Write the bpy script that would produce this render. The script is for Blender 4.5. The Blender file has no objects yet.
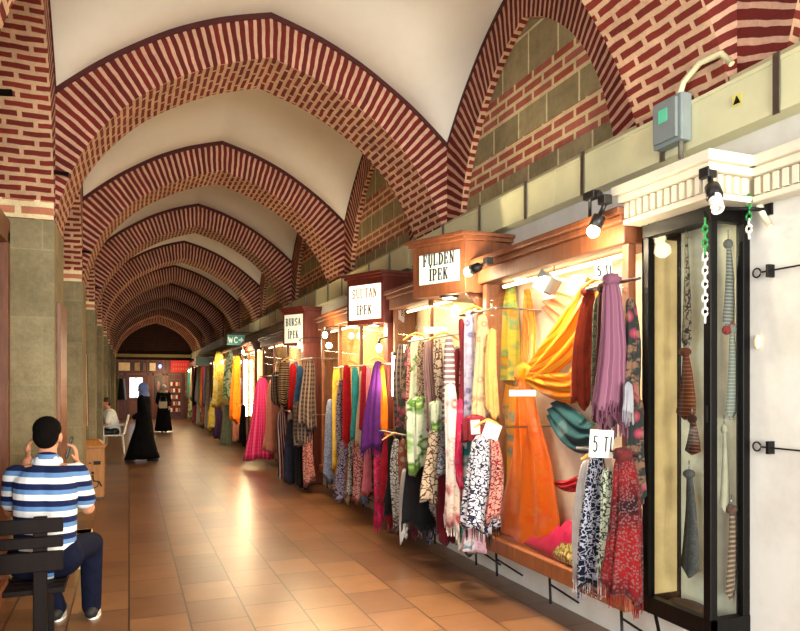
import bpy, bmesh, math, random
from mathutils import Vector, Matrix, Euler
S = bpy.context.scene
COL = S.collection
rnd = random.Random(7)

# ------------------------------------------------------------------ camera, world, light, exposure
CZ, F, SN, CS = 1.56, 690.0, math.sin(math.radians(21.44)), math.cos(math.radians(21.44))
cam = bpy.data.cameras.new('camera'); cam_o = bpy.data.objects.new('camera', cam); COL.objects.link(cam_o)
cam_o.location = (0, 0, CZ); cam_o.rotation_euler = (math.radians(90), 0, math.radians(-21.44))
cam.sensor_width = 36; cam.lens = 36 * F / 800; cam.shift_y = 69.5 / 800; cam.clip_start = .05; cam.clip_end = 200
S.camera = cam_o
w = bpy.data.worlds.new('world'); S.world = w; w.use_nodes = True
w.node_tree.nodes['Background'].inputs[0].default_value = (.80, .88, 1, 1)
w.node_tree.nodes['Background'].inputs[1].default_value = 1.2
S.view_settings.view_transform = 'Standard'; S.view_settings.look = 'None'; S.view_settings.gamma = 1
S.view_settings.use_curve_mapping = False
S.view_settings.exposure = 0.58
S.cycles.max_bounces = 7; S.cycles.diffuse_bounces = 4; S.cycles.glossy_bounces = 3; S.cycles.transmission_bounces = 4
S.cycles.transparent_max_bounces = 12; S.cycles.sample_clamp_indirect = 4; S.cycles.sample_clamp_direct = 12
S.cycles.caustics_reflective = False; S.cycles.caustics_refractive = False

def area(name, loc, target, sx, sy, power, col, spread=180):
    l = bpy.data.lights.new(name, 'AREA'); l.shape = 'RECTANGLE'; l.size = sx; l.size_y = sy; l.energy = power; l.color = col
    l.spread = math.radians(spread)
    o = bpy.data.objects.new(name, l); COL.objects.link(o); o.location = loc
    o.rotation_euler = (Vector(target) - Vector(loc)).to_track_quat('-Z', 'Y').to_euler(); return o
def point(name, loc, power, col, r=.05):
    l = bpy.data.lights.new(name, 'POINT'); l.energy = power; l.color = col; l.shadow_soft_size = r
    o = bpy.data.objects.new(name, l); COL.objects.link(o); o.location = loc; return o
# daylight from the open end of the arcade behind the photographer, and through its open first bay on the left
area('daylight_open_end', (1.15, -4.2, 1.8), (1.15, 6, .9), 3.2, 3.0, 430, (1, .97, .86), 140)
area('daylight_side_bay', (-1.6, -.2, 2.0), (2.8, 2.0, 1.6), 2.2, 2.6, 120, (1, .97, .92))
WARM = (1, .82, .54); WARMER = (1, .70, .36)

# ------------------------------------------------------------------ place constants
D, XL, XR, XC, Y0, AD = 3.4, -.537, 2.846, 1.1545, 6.01, .67
H2 = (XR - XL) / 2
NA = list(range(-3, 9))                      # transverse arches, number 0 is the first whole one
def AY(i): return Y0 + D * i
YE = AY(8) + AD
def cat(pts, n=6):
    out = []
    P = [pts[0]] + list(pts) + [pts[-1]]
    for i in range(1, len(P) - 2):
        for k in range(n):
            t = k / n; p0, p1, p2, p3 = P[i-1], P[i], P[i+1], P[i+2]
            out.append(tuple(.5 * ((2*p1[j]) + (-p0[j]+p2[j])*t + (2*p0[j]-5*p1[j]+4*p2[j]-p3[j])*t*t + (-p0[j]+3*p1[j]-3*p2[j]+p3[j])*t**3) for j in range(len(p1))))
    out.append(tuple(pts[-1])); return out
GIN = cat([(0, 4.417), (.14, 4.345), (.27, 4.27), (.45, 4.12), (.62, 3.93), (.76, 3.70), (.87, 3.45), (.94, 3.2), (.985, 2.98), (1, 2.83)], 5)
GOUT = cat([(0, 4.81), (.15, 4.74), (.30, 4.655), (.5, 4.50), (.72, 4.27), (.87, 4.08), (1, 3.89)], 6)
def gout(t):
    t = min(1, abs(t))
    for a, b in zip(GOUT, GOUT[1:]):
        if a[0] <= t <= b[0]: return a[1] + (b[1]-a[1]) * (t-a[0]) / max(1e-6, b[0]-a[0])
    return 3.89
def PX(px, py, X):
    """point on the plane x = X seen at a pixel"""
    u, v = (px - 129.0), 385.0 - py
    k = F / CS; r = u / k
    Y = X * (1 - r * SN) / (r * CS); zc = X * SN + Y * CS
    return Vector((X, Y, CZ + v * zc / F))
def PY(px, py, Y):
    u, v = (px - 129.0), 385.0 - py
    r = u / (F / CS); X = r * Y * CS / (1 - r * SN); zc = X * SN + Y * CS
    return Vector((X, Y, CZ + v * zc / F))
def ZC(p): return p[0] * SN + p[1] * CS

# ------------------------------------------------------------------ materials
MATS = {}
def lin(c): return tuple((x/255/12.92 if x/255 <= .04045 else ((x/255+.055)/1.055)**2.4) for x in c) + (1,)
class N:
    def __init__(s, name):
        s.m = bpy.data.materials.new(name); s.m.use_nodes = True; s.t = s.m.node_tree
        s.b = s.t.nodes['Principled BSDF']; s.out = s.t.nodes['Material Output']
    def n(s, typ, **kw):
        o = s.t.nodes.new('ShaderNode' + typ)
        for k, v in kw.items():
            if k.startswith('i_'): o.inputs[k[2:].replace('_', ' ')].default_value = v
            else: setattr(o, k, v)
        return o
    def l(s, a, b): s.t.links.new(a, b)
    def vec(s, kind='UV', scale=(1, 1, 1), rot=(0, 0, 0)):
        tc = s.n('TexCoord'); mp = s.n('Mapping'); mp.inputs['Scale'].default_value = scale; mp.inputs['Rotation'].default_value = rot
        s.l(tc.outputs[kind], mp.inputs[0]); return mp.outputs[0]
    def noise(s, v, sc, det=4, rough=.6):
        o = s.n('TexNoise'); o.inputs['Scale'].default_value = sc; o.inputs['Detail'].default_value = det; o.inputs['Roughness'].default_value = rough
        if v is not None: s.l(v, o.inputs['Vector'])
        return o.outputs['Fac']
    def ramp(s, f, stops, const=False):
        o = s.n('ValToRGB'); e = o.color_ramp.elements
        if const: o.color_ramp.interpolation = 'CONSTANT'
        while len(e) < len(stops): e.new(.5)
        for k, (p, c) in enumerate(stops):
            e[k].position = p; e[k].color = c if len(c) == 4 else tuple(c) + (1,)
        s.l(f, o.inputs[0]); return o.outputs[0]
    def mix(s, f, a, b, mode='MIX'):
        o = s.n('Mix', data_type='RGBA', blend_type=mode)
        for sock, v in ((o.inputs[0], f), (o.inputs[6], a), (o.inputs[7], b)):
            if hasattr(v, 'links'): s.l(v, sock)
            else: sock.default_value = v
        return o.outputs[2]
    def math(s, op, a, b=0):
        o = s.n('Math', operation=op)
        for sock, v in ((o.inputs[0], a), (o.inputs[1], b)):
            if hasattr(v, 'links'): s.l(v, sock)
            else: sock.default_value = v
        return o.outputs[0]
    def bump(s, h, st=.3, dist=.01):
        o = s.n('Bump'); o.inputs['Strength'].default_value = st; o.inputs['Distance'].default_value = dist
        s.l(h, o.inputs['Height']); s.l(o.outputs[0], s.b.inputs['Normal'])
    def fin(s, col=None, rough=.7, metal=0, spec=None):
        if col is not None:
            if hasattr(col, 'links'): s.l(col, s.b.inputs['Base Color'])
            else: s.b.inputs['Base Color'].default_value = col
        s.b.inputs['Roughness'].default_value = rough; s.b.inputs['Metallic'].default_value = metal
        if spec is not None: s.b.inputs['Specular IOR Level'].default_value = spec
        return s.m
def plain(name, c, rough=.7, metal=0, var=.12, sc=9, spec=None):
    if name in MATS: return MATS[name]
    n = N(name); v = n.vec('Object'); f = n.noise(v, sc)
    c = lin(c); a = tuple(x*(1-var) for x in c[:3]) + (1,); b = tuple(min(1, x*(1+var)) for x in c[:3]) + (1,)
    MATS[name] = n.fin(n.ramp(f, [(.3, a), (.7, b)]), rough, metal, spec); return MATS[name]
def emit(name, c, st):
    if name in MATS: return MATS[name]
    n = N(name); n.b.inputs['Emission Color'].default_value = lin(c); n.b.inputs['Emission Strength'].default_value = st
    MATS[name] = n.fin(lin(c), .5); return MATS[name]
def brick_mat(name, bw, rh, ms, c1, c2, mor, off=.5):
    n = N(name); v = n.vec('UV')
    wob = n.n('TexNoise'); wob.inputs['Scale'].default_value = 6; n.l(v, wob.inputs['Vector'])
    add = n.n('MixRGB', blend_type='LINEAR_LIGHT'); add.inputs[0].default_value = .012; n.l(v, add.inputs[1]); n.l(wob.outputs['Color'], add.inputs[2])
    b = n.n('TexBrick'); n.l(add.outputs[0], b.inputs['Vector']); b.offset = off
    for k, x in (('Color1', lin(c1)), ('Color2', lin(c2)), ('Mortar', lin(mor)), ('Scale', 1), ('Mortar Size', ms), ('Mortar Smooth', .15), ('Bias', 0), ('Brick Width', bw), ('Row Height', rh)):
        b.inputs[k].default_value = x
    f = n.noise(n.vec('Object'), 3.5, 5, .7); g = n.noise(n.vec('Object'), 60, 3)
    c = n.mix(.8, b.outputs['Color'], n.ramp(f, [(.3, (.62, .58, .55)), (.65, (1.1, 1.08, 1.05))]), 'MULTIPLY')
    c = n.mix(.5, c, n.ramp(g, [(.3, (.75, .72, .7)), (.7, (1.1, 1.1, 1.1))]), 'MULTIPLY')
    inv = n.math('SUBTRACT', 1, b.outputs['Fac']); n.bump(n.math('ADD', inv, n.math('MULTIPLY', g, .25)), .6, .012)
    return n.fin(c, .88, 0, .25)
BR_RING = brick_mat('brick_voussoir', 3.0, .066, .0145, (108, 34, 28), (88, 28, 24), (192, 154, 132), 0)
BR_SOF = brick_mat('brick_soffit', .21, .066, .0165, (128, 48, 36), (104, 38, 30), (200, 166, 136))
BR_WALL = brick_mat('brick_wall', .26, .098, .024, (214, 150, 118), (192, 126, 98), (244, 230, 188))  # daylight on the pier heads is put into this paler brick and mortar
BR_SHADED = brick_mat('brick_end_shaded', .22, .07, .010, (44, 18, 14), (34, 14, 11), (54, 34, 24))  # the end wall's shadow is put into these dark brick colours

def tympanum_mat():
    n = N('banded_brick_and_stone'); v = n.vec('UV')
    b = n.n('TexBrick'); n.l(v, b.inputs['Vector'])
    for k, x in (('Color1', lin((164, 98, 84))), ('Color2', lin((150, 76, 60))), ('Mortar', lin((206, 186, 146))), ('Scale', 1), ('Mortar Size', .016), ('Mortar Smooth', .15), ('Bias', 0), ('Brick Width', .27), ('Row Height', .083)):
        b.inputs[k].default_value = x
    s = n.n('TexBrick'); mo = n.n('Mapping'); mo.inputs['Location'].default_value = (0, .23, 0); n.l(v, mo.inputs[0]); n.l(mo.outputs[0], s.inputs['Vector']); s.offset = .37
    for k, x in (('Color1', lin((154, 140, 106))), ('Color2', lin((132, 120, 90))), ('Mortar', lin((206, 196, 158))), ('Scale', 1), ('Mortar Size', .010), ('Mortar Smooth', .15), ('Bias', 0), ('Brick Width', .40), ('Row Height', .46)):
        s.inputs[k].default_value = x
    sp = n.n('SeparateXYZ'); n.l(v, sp.inputs[0])
    ph = n.math('PINGPONG', n.math('ADD', sp.outputs[1], 0), .23)      # uv y = z - 3.175 ; brick band around .23 (mod .46)
    band = n.math('GREATER_THAN', ph, .105)
    top = n.math('LESS_THAN', sp.outputs[1], .82)
    band = n.math('MULTIPLY', band, top)
    c = n.mix(band, s.outputs['Color'], b.outputs['Color'])
    f = n.noise(n.vec('Object'), 5, 6, .75)
    c = n.mix(.9, c, n.ramp(f, [(.28, (.6, .58, .5)), (.55, (1, 1, .97)), (.75, (1.25, 1.2, 1.1))]), 'MULTIPLY')
    n.bump(f, .35, .02)
    return n.fin(c, .9, 0, .2)
TYMP = tympanum_mat()
def plaster(name, c, dirt=(150, 130, 100), amt=.35, sc=1.6, rough=.85):
    n = N(name); v = n.vec('Object'); f = n.noise(v, sc, 7, .65); g = n.noise(v, 14, 4)
    m = n.mix(n.ramp(f, [(.42, (0, 0, 0)), (.8, (amt, amt, amt))]), lin(c), lin(dirt))
    n.bump(g, .15, .01); return n.fin(m, rough, 0, .2)
M_WEB = plaster('vault_plaster', (222, 217, 204), (176, 160, 132), .35, .9)
M_WHITE = plaster('whitewash', (218, 216, 208), (160, 150, 130), .45, 2.2)
M_GREYPL = plaster('old_brown_plaster', (112, 92, 74), (70, 54, 44), .6, 3)
M_BORDER = plain('dark_red_border_paint', (66, 16, 16), .8, 0, .25)
def stone_mat():
    n = N('pier_stone'); v = n.vec('UV'); s = n.n('TexBrick'); n.l(v, s.inputs['Vector']); s.offset = .5
    for k, x in (('Color1', lin((154, 142, 112))), ('Color2', lin((136, 126, 98))), ('Mortar', lin((152, 146, 114))), ('Scale', 1), ('Mortar Size', .006), ('Mortar Smooth', .3), ('Bias', 0), ('Brick Width', .62), ('Row Height', .52)):
        s.inputs[k].default_value = x
    f = n.noise(n.vec('Object'), 4, 8, .75); g = n.noise(n.vec('Object'), 30, 5, .7)
    c = n.mix(.9, s.outputs['Color'], n.ramp(f, [(.3, (.62, .62, .56)), (.55, (1, 1, .97)), (.72, (1.25, 1.22, 1.15))]), 'MULTIPLY')
    c = n.mix(.6, c, n.ramp(g, [(.35, (.8, .8, .78)), (.7, (1.1, 1.1, 1.1))]), 'MULTIPLY')
    c = n.mix(n.ramp(n.noise(n.vec('Object'), 2.1, 6, .8), [(.66, (0, 0, 0)), (.7, (.55, .55, .55))]), c, lin((196, 192, 178)))
    n.bump(g, .5, .01); return n.fin(c, .82, 0, .3)
M_STONE = stone_mat()
def floor_mat():
    n = N('terracotta_tiles'); v = n.vec('Object'); b = n.n('TexBrick')
    sw = n.n('SeparateXYZ'); n.l(v, sw.inputs[0]); cb = n.n('CombineXYZ'); n.l(sw.outputs[1], cb.inputs[0]); n.l(sw.outputs[0], cb.inputs[1]); n.l(cb.outputs[0], b.inputs['Vector'])
    b.offset = .5
    for k, x in (('Color1', lin((130, 94, 66))), ('Color2', lin((98, 68, 50))), ('Mortar', lin((40, 28, 22))), ('Scale', 1), ('Mortar Size', .006), ('Mortar Smooth', .2), ('Bias', 0), ('Brick Width', .47), ('Row Height', .375)):
        b.inputs[k].default_value = x
    f = n.noise(v, 1.3, 2, .5); g = n.noise(v, 5, 3, .6)
    c = n.mix(.9, b.outputs['Color'], n.ramp(f, [(.2, (.74, .66, .60)), (.5, (.98, .95, .92)), (.8, (1.2, 1.14, 1.06))]), 'MULTIPLY')
    c = n.mix(.6, c, n.ramp(g, [(.3, (.74, .70, .68)), (.7, (1.12, 1.1, 1.08))]), 'MULTIPLY')
    inv = n.math('SUBTRACT', 1, b.outputs['Fac']); n.bump(inv, .08, .002)
    m = n.fin(c, .3, 0, .5); n.b.inputs['Roughness'].default_value = .29; return m
M_FLOOR = floor_mat()
def wood(name, c, c2, rough=.45, sc=6, spec=.5):
    n = N(name); v = n.vec('Object', (sc*2.5, sc*2.5, sc*.35)); f = n.noise(v, 2.2, 5, .6)
    n.bump(f, .08, .01); return n.fin(n.ramp(f, [(.3, lin(c2)), (.7, lin(c))]), rough, 0, spec)
W_ORANGE = wood('orange_brown_wood', (128, 76, 46), (98, 54, 32))
W_RED = wood('reddish_wood', (112, 46, 32), (82, 30, 22))
W_DARK = wood('dark_brown_wood', (54, 30, 22), (36, 20, 15))
W_BLACK = wood('black_painted_wood', (14, 11, 10), (7, 6, 6), .4, 6, .15)
W_BENCH = wood('near_black_bench_wood', (22, 11, 10), (12, 7, 6), .6, 6, .15)
W_BIN = wood('tan_wood_board', (176, 122, 62), (150, 98, 46), .55)
W_HANG = wood('pale_hanger_wood', (222, 158, 66), (196, 128, 48), .4)
M_CREAM = plain('cream_panel', (236, 214, 172), .7)
M_WARMPANEL = plain('warm_back_panel', (232, 196, 140), .75)
M_TRAY = plain('cream_metal_trunking', (206, 204, 164), .45, 0, .08, 3)
M_GREYBOX = plain('grey_plastic', (122, 132, 132), .45)
M_WPAINT = plain('white_moulding_paint', (220, 212, 190), .5, 0, .05)
M_BLACK = plain('black_plastic', (18, 18, 20), .4)
M_IRON = plain('black_iron', (24, 22, 22), .5, .6)
M_CHROME = plain('dull_steel', (150, 150, 150), .3, 1)
M_WHITEP = plain('white_plastic', (236, 236, 230), .35)
M_GREEN = plain('green_plastic', (30, 140, 66), .4)
M_PAPER = plain('white_card', (240, 240, 232), .8, 0, .03)
M_INK = plain('black_ink', (16, 14, 16), .7)
M_SKIN = plain('skin', (196, 138, 108), .55, 0, .06)
M_HAIR = plain('black_hair', (12, 9, 8), .9, 0, .4, 40, .08)
E_BULB = emit('warm_bulb', (255, 232, 180), 28)
E_TUBE = emit('warm_tube', (255, 222, 170), 9)
E_SIGN = emit('lit_sign_face', (255, 244, 222), .9)
E_DAY = emit('daylit_glass', (236, 244, 255), .9)
E_BLUE = emit('blue_lamp', (90, 120, 255), 8)
def glass_mat():
    n = N('clear_glass'); t = n.n('BsdfTransparent'); g = n.n('BsdfGlossy'); g.inputs['Roughness'].default_value = .03
    fr = n.n('LayerWeight'); fr.inputs[0].default_value = .5; mx = n.n('MixShader')
    ff = n.math('ADD', n.math('MULTIPLY', n.math('POWER', fr.outputs['Facing'], 5), .9), .03)
    t.inputs[0].default_value = (.95, .97, .95, 1)
    n.l(ff, mx.inputs[0]); n.l(t.outputs[0], mx.inputs[1]); n.l(g.outputs[0], mx.inputs[2]); n.l(mx.outputs[0], n.out.inputs[0])
    return n.m
M_GLASS = glass_mat()

def fabric(kind, a, b, c=None, sc=1.0, rough=.85):
    key = f'fabric_{kind}_' + '_'.join('%d' % x for x in a + b + (c or ())) + f'_{sc}'
    if key in MATS: return MATS[key]
    n = N(key); v = n.vec('UV'); dk = lambda q: tuple(x*.72 for x in q[:3])+(1,); A, B = dk(lin(a)), dk(lin(b)); C_ = dk(lin(c or a))  # dk puts the shade on the hanging scarves into every fabric colour
    fold = n.noise(v, 6, 3)
    if kind == 'plain':
        col = n.ramp(n.noise(v, 14*sc, 4), [(.3, A), (.75, B)])
    elif kind == 'stripe':       # stripes across the length
        w_ = n.n('TexWave', wave_type='BANDS', bands_direction='Y'); w_.inputs['Scale'].default_value = 6*sc; w_.inputs['Distortion'].default_value = .4; n.l(v, w_.inputs['Vector'])
        col = n.ramp(w_.outputs['Fac'], [(0, A), (.38, B), (.72, C_)], True)
    elif kind == 'length':       # stripes along the length
        w_ = n.n('TexWave', wave_type='BANDS', bands_direction='X'); w_.inputs['Scale'].default_value = 9*sc; w_.inputs['Distortion'].default_value = 1.2; n.l(v, w_.inputs['Vector'])
        col = n.ramp(w_.outputs['Fac'], [(0, A), (.4, B), (.75, C_)], True)
    elif kind == 'leopard':
        d = n.n('MixRGB', blend_type='LINEAR_LIGHT'); d.inputs[0].default_value = .03; n.l(v, d.inputs[1])
        nn = n.n('TexNoise'); nn.inputs['Scale'].default_value = 30; n.l(v, nn.inputs['Vector']); n.l(nn.outputs['Color'], d.inputs[2])
        vo = n.n('TexVoronoi', feature='DISTANCE_TO_EDGE'); vo.inputs['Scale'].default_value = 26*sc; n.l(d.outputs[0], vo.inputs['Vector'])
        col = n.ramp(vo.outputs['Distance'], [(0, A), (.075, B), (.34, C_)], True)
    elif kind == 'floral':
        vo = n.n('TexVoronoi', feature='F1'); vo.inputs['Scale'].default_value = 13*sc; n.l(v, vo.inputs['Vector'])
        vr = n.ramp(vo.outputs['Distance'], [(0, C_), (.22, B), (.45, A)], False)
        f2 = n.noise(v, 9*sc, 4, .7)
        col = n.mix(n.ramp(f2, [(.52, (0, 0, 0)), (.58, (.8, .8, .8))]), vr, n.mix(.5, B, C_))
    elif kind == 'plaid':
        w1 = n.n('TexWave', wave_type='BANDS', bands_direction='Y'); w1.inputs['Scale'].default_value = 5*sc; n.l(v, w1.inputs['Vector'])
        w2 = n.n('TexWave', wave_type='BANDS', bands_direction='X'); w2.inputs['Scale'].default_value = 6*sc; n.l(v, w2.inputs['Vector'])
        col = n.mix(n.math('GREATER_THAN', w1.outputs['Fac'], .62), A, B); col = n.mix(n.math('MULTIPLY', n.math('GREATER_THAN', w2.outputs['Fac'], .7), .7), col, C_)
    elif kind == 'multi':        # large soft patches
        f2 = n.noise(v, 4*sc, 3, .6); col = n.ramp(f2, [(.34, B), (.42, A), (.50, A), (.55, C_), (.59, B), (.64, A)])
        vo = n.n('TexVoronoi', feature='F1'); vo.inputs['Scale'].default_value = 7*sc; n.l(v, vo.inputs['Vector'])
        col = n.mix(n.ramp(vo.outputs['Distance'], [(.16, (.7, .7, .7)), (.26, (0, 0, 0))]), col, C_)
    elif kind == 'lace':
        vo = n.n('TexVoronoi', feature='F1'); vo.inputs['Scale'].default_value = 40*sc; n.l(v, vo.inputs['Vector'])
        sp = n.n('SeparateXYZ'); n.l(v, sp.inputs[0])
        g2 = n.ramp(n.noise(v, 3, 2), [(.4, A), (.6, C_)])
        col = n.mix(n.ramp(vo.outputs['Distance'], [(.3, (.85, .85, .85)), (.5, (0, 0, 0))]), g2, B)
    n.b.inputs['Sheen Weight'].default_value = .05
    m = n.fin(col, rough, 0, .15 if rough > .6 else .4); MATS[key] = m; return m

# ------------------------------------------------------------------ mesh building
class MB:
    def __init__(s): s.v = []; s.f = []; s.uv = []; s.sm = []
    def face(s, pts, uvs=None, smooth=False):
        i = len(s.v); s.v += [tuple(p) for p in pts]; s.f.append(tuple(range(i, i+len(pts))))
        s.uv.append(uvs or [(0, 0)] * len(pts)); s.sm.append(smooth)
    def box(s, a, b, M=None, auto=True):
        (x0, y0, z0), (x1, y1, z1) = [min(p, q) for p, q in zip(a, b)], [max(p, q) for p, q in zip(a, b)]
        for ax in range(3):
            for side in (0, 1):
                o = [k for k in range(3) if k != ax]
                lo, hi = (x0, y0, z0), (x1, y1, z1)
                q = []
                for (p_, r_) in ((0, 0), (1, 0), (1, 1), (0, 1)):
                    c = [0, 0, 0]; c[ax] = (hi if side else lo)[ax]; c[o[0]] = (hi if p_ else lo)[o[0]]; c[o[1]] = (hi if r_ else lo)[o[1]]
                    q.append(Vector(c))
                if (side == 0) != (ax == 1): q.reverse()
                uv = [((p.y, p.z) if ax == 0 else (p.x, p.z) if ax == 1 else (p.x, p.y)) for p in q]
                if M: q = [M @ p for p in q]
                s.face(q, uv)
        return s
    def grid(s, rows, closed=False, smooth=True, uvs=None):
        """rows of points with the vertices shared"""
        i0 = len(s.v); n = len(rows[0])
        for r in rows: s.v += [tuple(p) for p in r]
        for a in range(len(rows)-1):
            for b in range(n if closed else n-1):
                c = (b+1) % n
                s.f.append((i0+a*n+b, i0+a*n+c, i0+(a+1)*n+c, i0+(a+1)*n+b)); s.sm.append(smooth)
                if uvs:
                    ub = uvs[a][b]; uc = uvs[a][b+1]; ud = uvs[a+1][b+1]; ue = uvs[a+1][b]
                    s.uv.append([ub, uc, ud, ue])
                else: s.uv.append([(0, 0)]*4)
        return i0
    def tube(s, pts, r, seg=8, caps=True, smooth=True):
        pts = [Vector(p) for p in pts]; rr = r if isinstance(r, (list, tuple)) else [r]*len(pts)
        rows = []; uvs = []; L = 0
        up = Vector((0, 0, 1)) if abs((pts[-1]-pts[0]).normalized().z) < .9 else Vector((1, 0, 0))
        for k, p in enumerate(pts):
            t = (pts[min(k+1, len(pts)-1)] - pts[max(k-1, 0)]).normalized()
            a = t.cross(up).normalized(); b = a.cross(t)
            if k: L += (p-pts[k-1]).length
            rows.append([p + (a*math.cos(q)+b*math.sin(q))*rr[k] for q in [2*math.pi*j/seg for j in range(seg)]])
            uvs.append([(j/seg*2*math.pi*max(rr), L) for j in range(seg+1)])
        i0 = s.grid(rows, True, smooth, uvs)
        if caps:
            n = len(rows)
            s.f.append(tuple(i0+j for j in range(seg))); s.uv.append([(0, 0)]*seg); s.sm.append(False)
            s.f.append(tuple(i0+(n-1)*seg+j for j in reversed(range(seg)))); s.uv.append([(0, 0)]*seg); s.sm.append(False)
        return s
    def lathe(s, prof, c=(0, 0, 0), seg=16, M=None, sx=1, sy=1):
        rows = []
        for (r, z) in prof:
            row = [Vector((c[0]+r*sx*math.cos(2*math.pi*j/seg), c[1]+r*sy*math.sin(2*math.pi*j/seg), c[2]+z)) for j in range(seg)]
            rows.append([M @ p for p in row] if M else row)
        s.grid(rows, True, True)
        return s
    def ell(s, c, r, seg=14, M=None):
        n = seg//2 + 1
        prof = [(math.sin(math.pi*k/n)+1e-4, -math.cos(math.pi*k/n)) for k in range(n+1)]
        rows = []
        for (q, z) in prof:
            row = [Vector((c[0]+r[0]*q*math.cos(2*math.pi*j/seg), c[1]+r[1]*q*math.sin(2*math.pi*j/seg), c[2]+r[2]*z)) for j in range(seg)]
            rows.append([M @ p for p in row] if M else row)
        s.grid(rows, True, True); return s
    def prism(s, poly, z0, z1):
        n = len(poly); ar = sum(poly[i][0]*poly[(i+1)%n][1]-poly[(i+1)%n][0]*poly[i][1] for i in range(n))
        if ar < 0: poly = poly[::-1]
        for i in range(n):
            a, b = poly[i], poly[(i+1) % n]; L = math.dist(a, b)
            s.face([(*a, z0), (*b, z0), (*b, z1), (*a, z1)], [(0, z0), (L, z0), (L, z1), (0, z1)])
        s.face([(*p, z1) for p in poly], [p for p in poly]); s.face([(*p, z0) for p in reversed(poly)], [p for p in reversed(poly)])
        return s
    def mesh(s, name, mat):
        me = bpy.data.meshes.new(name); me.from_pydata(s.v, [], s.f); me.update()
        uvl = me.uv_layers.new(name='UVMap'); k = 0
        for fi, f in enumerate(s.f):
            for j in range(len(f)):
                uvl.data[k].uv = s.uv[fi][j]; k += 1
        me.polygons.foreach_set('use_smooth', s.sm)
        me.materials.append(mat); return me
    def obj(s, name, mat, parent=None, bevel=0, loc=None):
        o = bpy.data.objects.new(name, s.mesh(name, mat)); COL.objects.link(o)
        if parent is not None: o.parent = parent; 
        if parent is not None: o.matrix_parent_inverse = parent.matrix_basis.inverted()
        if bevel:
            bm = bmesh.new(); bm.from_mesh(o.data); bmesh.ops.remove_doubles(bm, verts=bm.verts, dist=1e-5); bm.to_mesh(o.data); bm.free()
            m = o.modifiers.new('bevel', 'BEVEL'); m.width = bevel; m.segments = 2; m.limit_method = 'ANGLE'; m.angle_limit = math.radians(40)
        return o
def tag(o, label=None, cat_=None, group=None, kind=None):
    if label: o['label'] = label
    if cat_: o['category'] = cat_
    if group: o['group'] = group
    if kind: o['kind'] = kind
    return o
def thing(name, label, cat_, loc=(0, 0, 0), group=None):
    o = bpy.data.objects.new(name, None); COL.objects.link(o); o.location = loc; o.empty_display_size = .1
    tag(o, label, cat_, group); return o
def struct(name, mb, mat, label=None, parent=None):
    o = mb.obj(name, mat, parent)
    if parent is None: o['kind'] = 'structure'
    if label and parent is None: o['label'] = label
    return o

# ------------------------------------------------------------------ setting: floor, walls, vaults
YB = AY(-3)
struct('floor', MB().box((XL-1.0, YB-2, -.12), (XR+.35, YE+.3, 0)), M_FLOOR, 'polished terracotta tile floor of the arcade')

def inner(half, n=None):
    left = [(-t*half, z) for t, z in reversed(GIN)]; return left + [(t*half, z) for t, z in GIN[1:]]
def ring_pts(half, half_out, extra=.0, cap=.42):
    pin = inner(half); out = []; arc = [0]
    for i, p in enumerate(pin):
        a, b = pin[max(0, i-1)], pin[min(len(pin)-1, i+1)]
        tx, tz = p[0], p[1]-(2.35 if half > 1.5 else 2.75); L = math.hypot(tx, tz); nx, nz = tx/L, tz/L
        d = 0
        while d < .8:
            x, z = p[0]+nx*d, p[1]+nz*d
            if abs(x) < half_out and z > gout(x/half_out): break
            if abs(x) >= half_out and d > cap: break
            d += .01
        out.append((p[0]+nx*(d+extra), p[1]+nz*(d+extra)))
        if i: arc.append(arc[-1]+math.dist(p, pin[i-1]))
    mid = arc[len(pin)//2]
    return pin, out, [a-mid for a in arc]
PIN, POUT, ARC = ring_pts(H2, H2)
def arch_obj(i):
    y0, y1 = AY(i), AY(i)+AD
    f = MB(); s = MB(); n = len(PIN)
    for k in range(n-1):
        a, b, c, d = PIN[k], PIN[k+1], POUT[k+1], POUT[k]
        X = lambda p: XC+p[0]
        ra, rb = math.dist(a, d), math.dist(b, c)
        # the stripe spacing keeps its width: rows count along the middle of the ring
        uva, uvb = ARC[k]*1.0, ARC[k+1]*1.0
        f.face([(X(a), y0, a[1]), (X(b), y0, b[1]), (X(c), y0, c[1]), (X(d), y0, d[1])], [(.05, uva), (.05, uvb), (.05+rb, uvb), (.05+ra, uva)])
        f.face([(X(d), y1, d[1]), (X(c), y1, c[1]), (X(b), y1, b[1]), (X(a), y1, a[1])], [(.05+ra, uva), (.05+rb, uvb), (.05, uvb), (.05, uva)])
        f.face([(X(d), y0, d[1]), (X(c), y0, c[1]), (X(c), y1, c[1]), (X(d), y1, d[1])], [(0, uva), (0, uvb), (AD, uvb), (AD, uva)])
        s.face([(X(a), y1, a[1]), (X(b), y1, b[1]), (X(b), y0, b[1]), (X(a), y0, a[1])], [(AD, uva), (AD, uvb), (0, uvb), (0, uva)], True)
    o = f.obj('arch', BR_RING); o['kind'] = 'structure'; o['label'] = 'pointed transverse arch of red brick across the arcade'
    so = s.obj('soffit', BR_SOF, o)
    return o
for i in NA: arch_obj(i)
def border_strip(path, nrm, wdt, dep, name='border'):
    """path of (point, inward dir); a thin flat band"""
    pass
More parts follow.
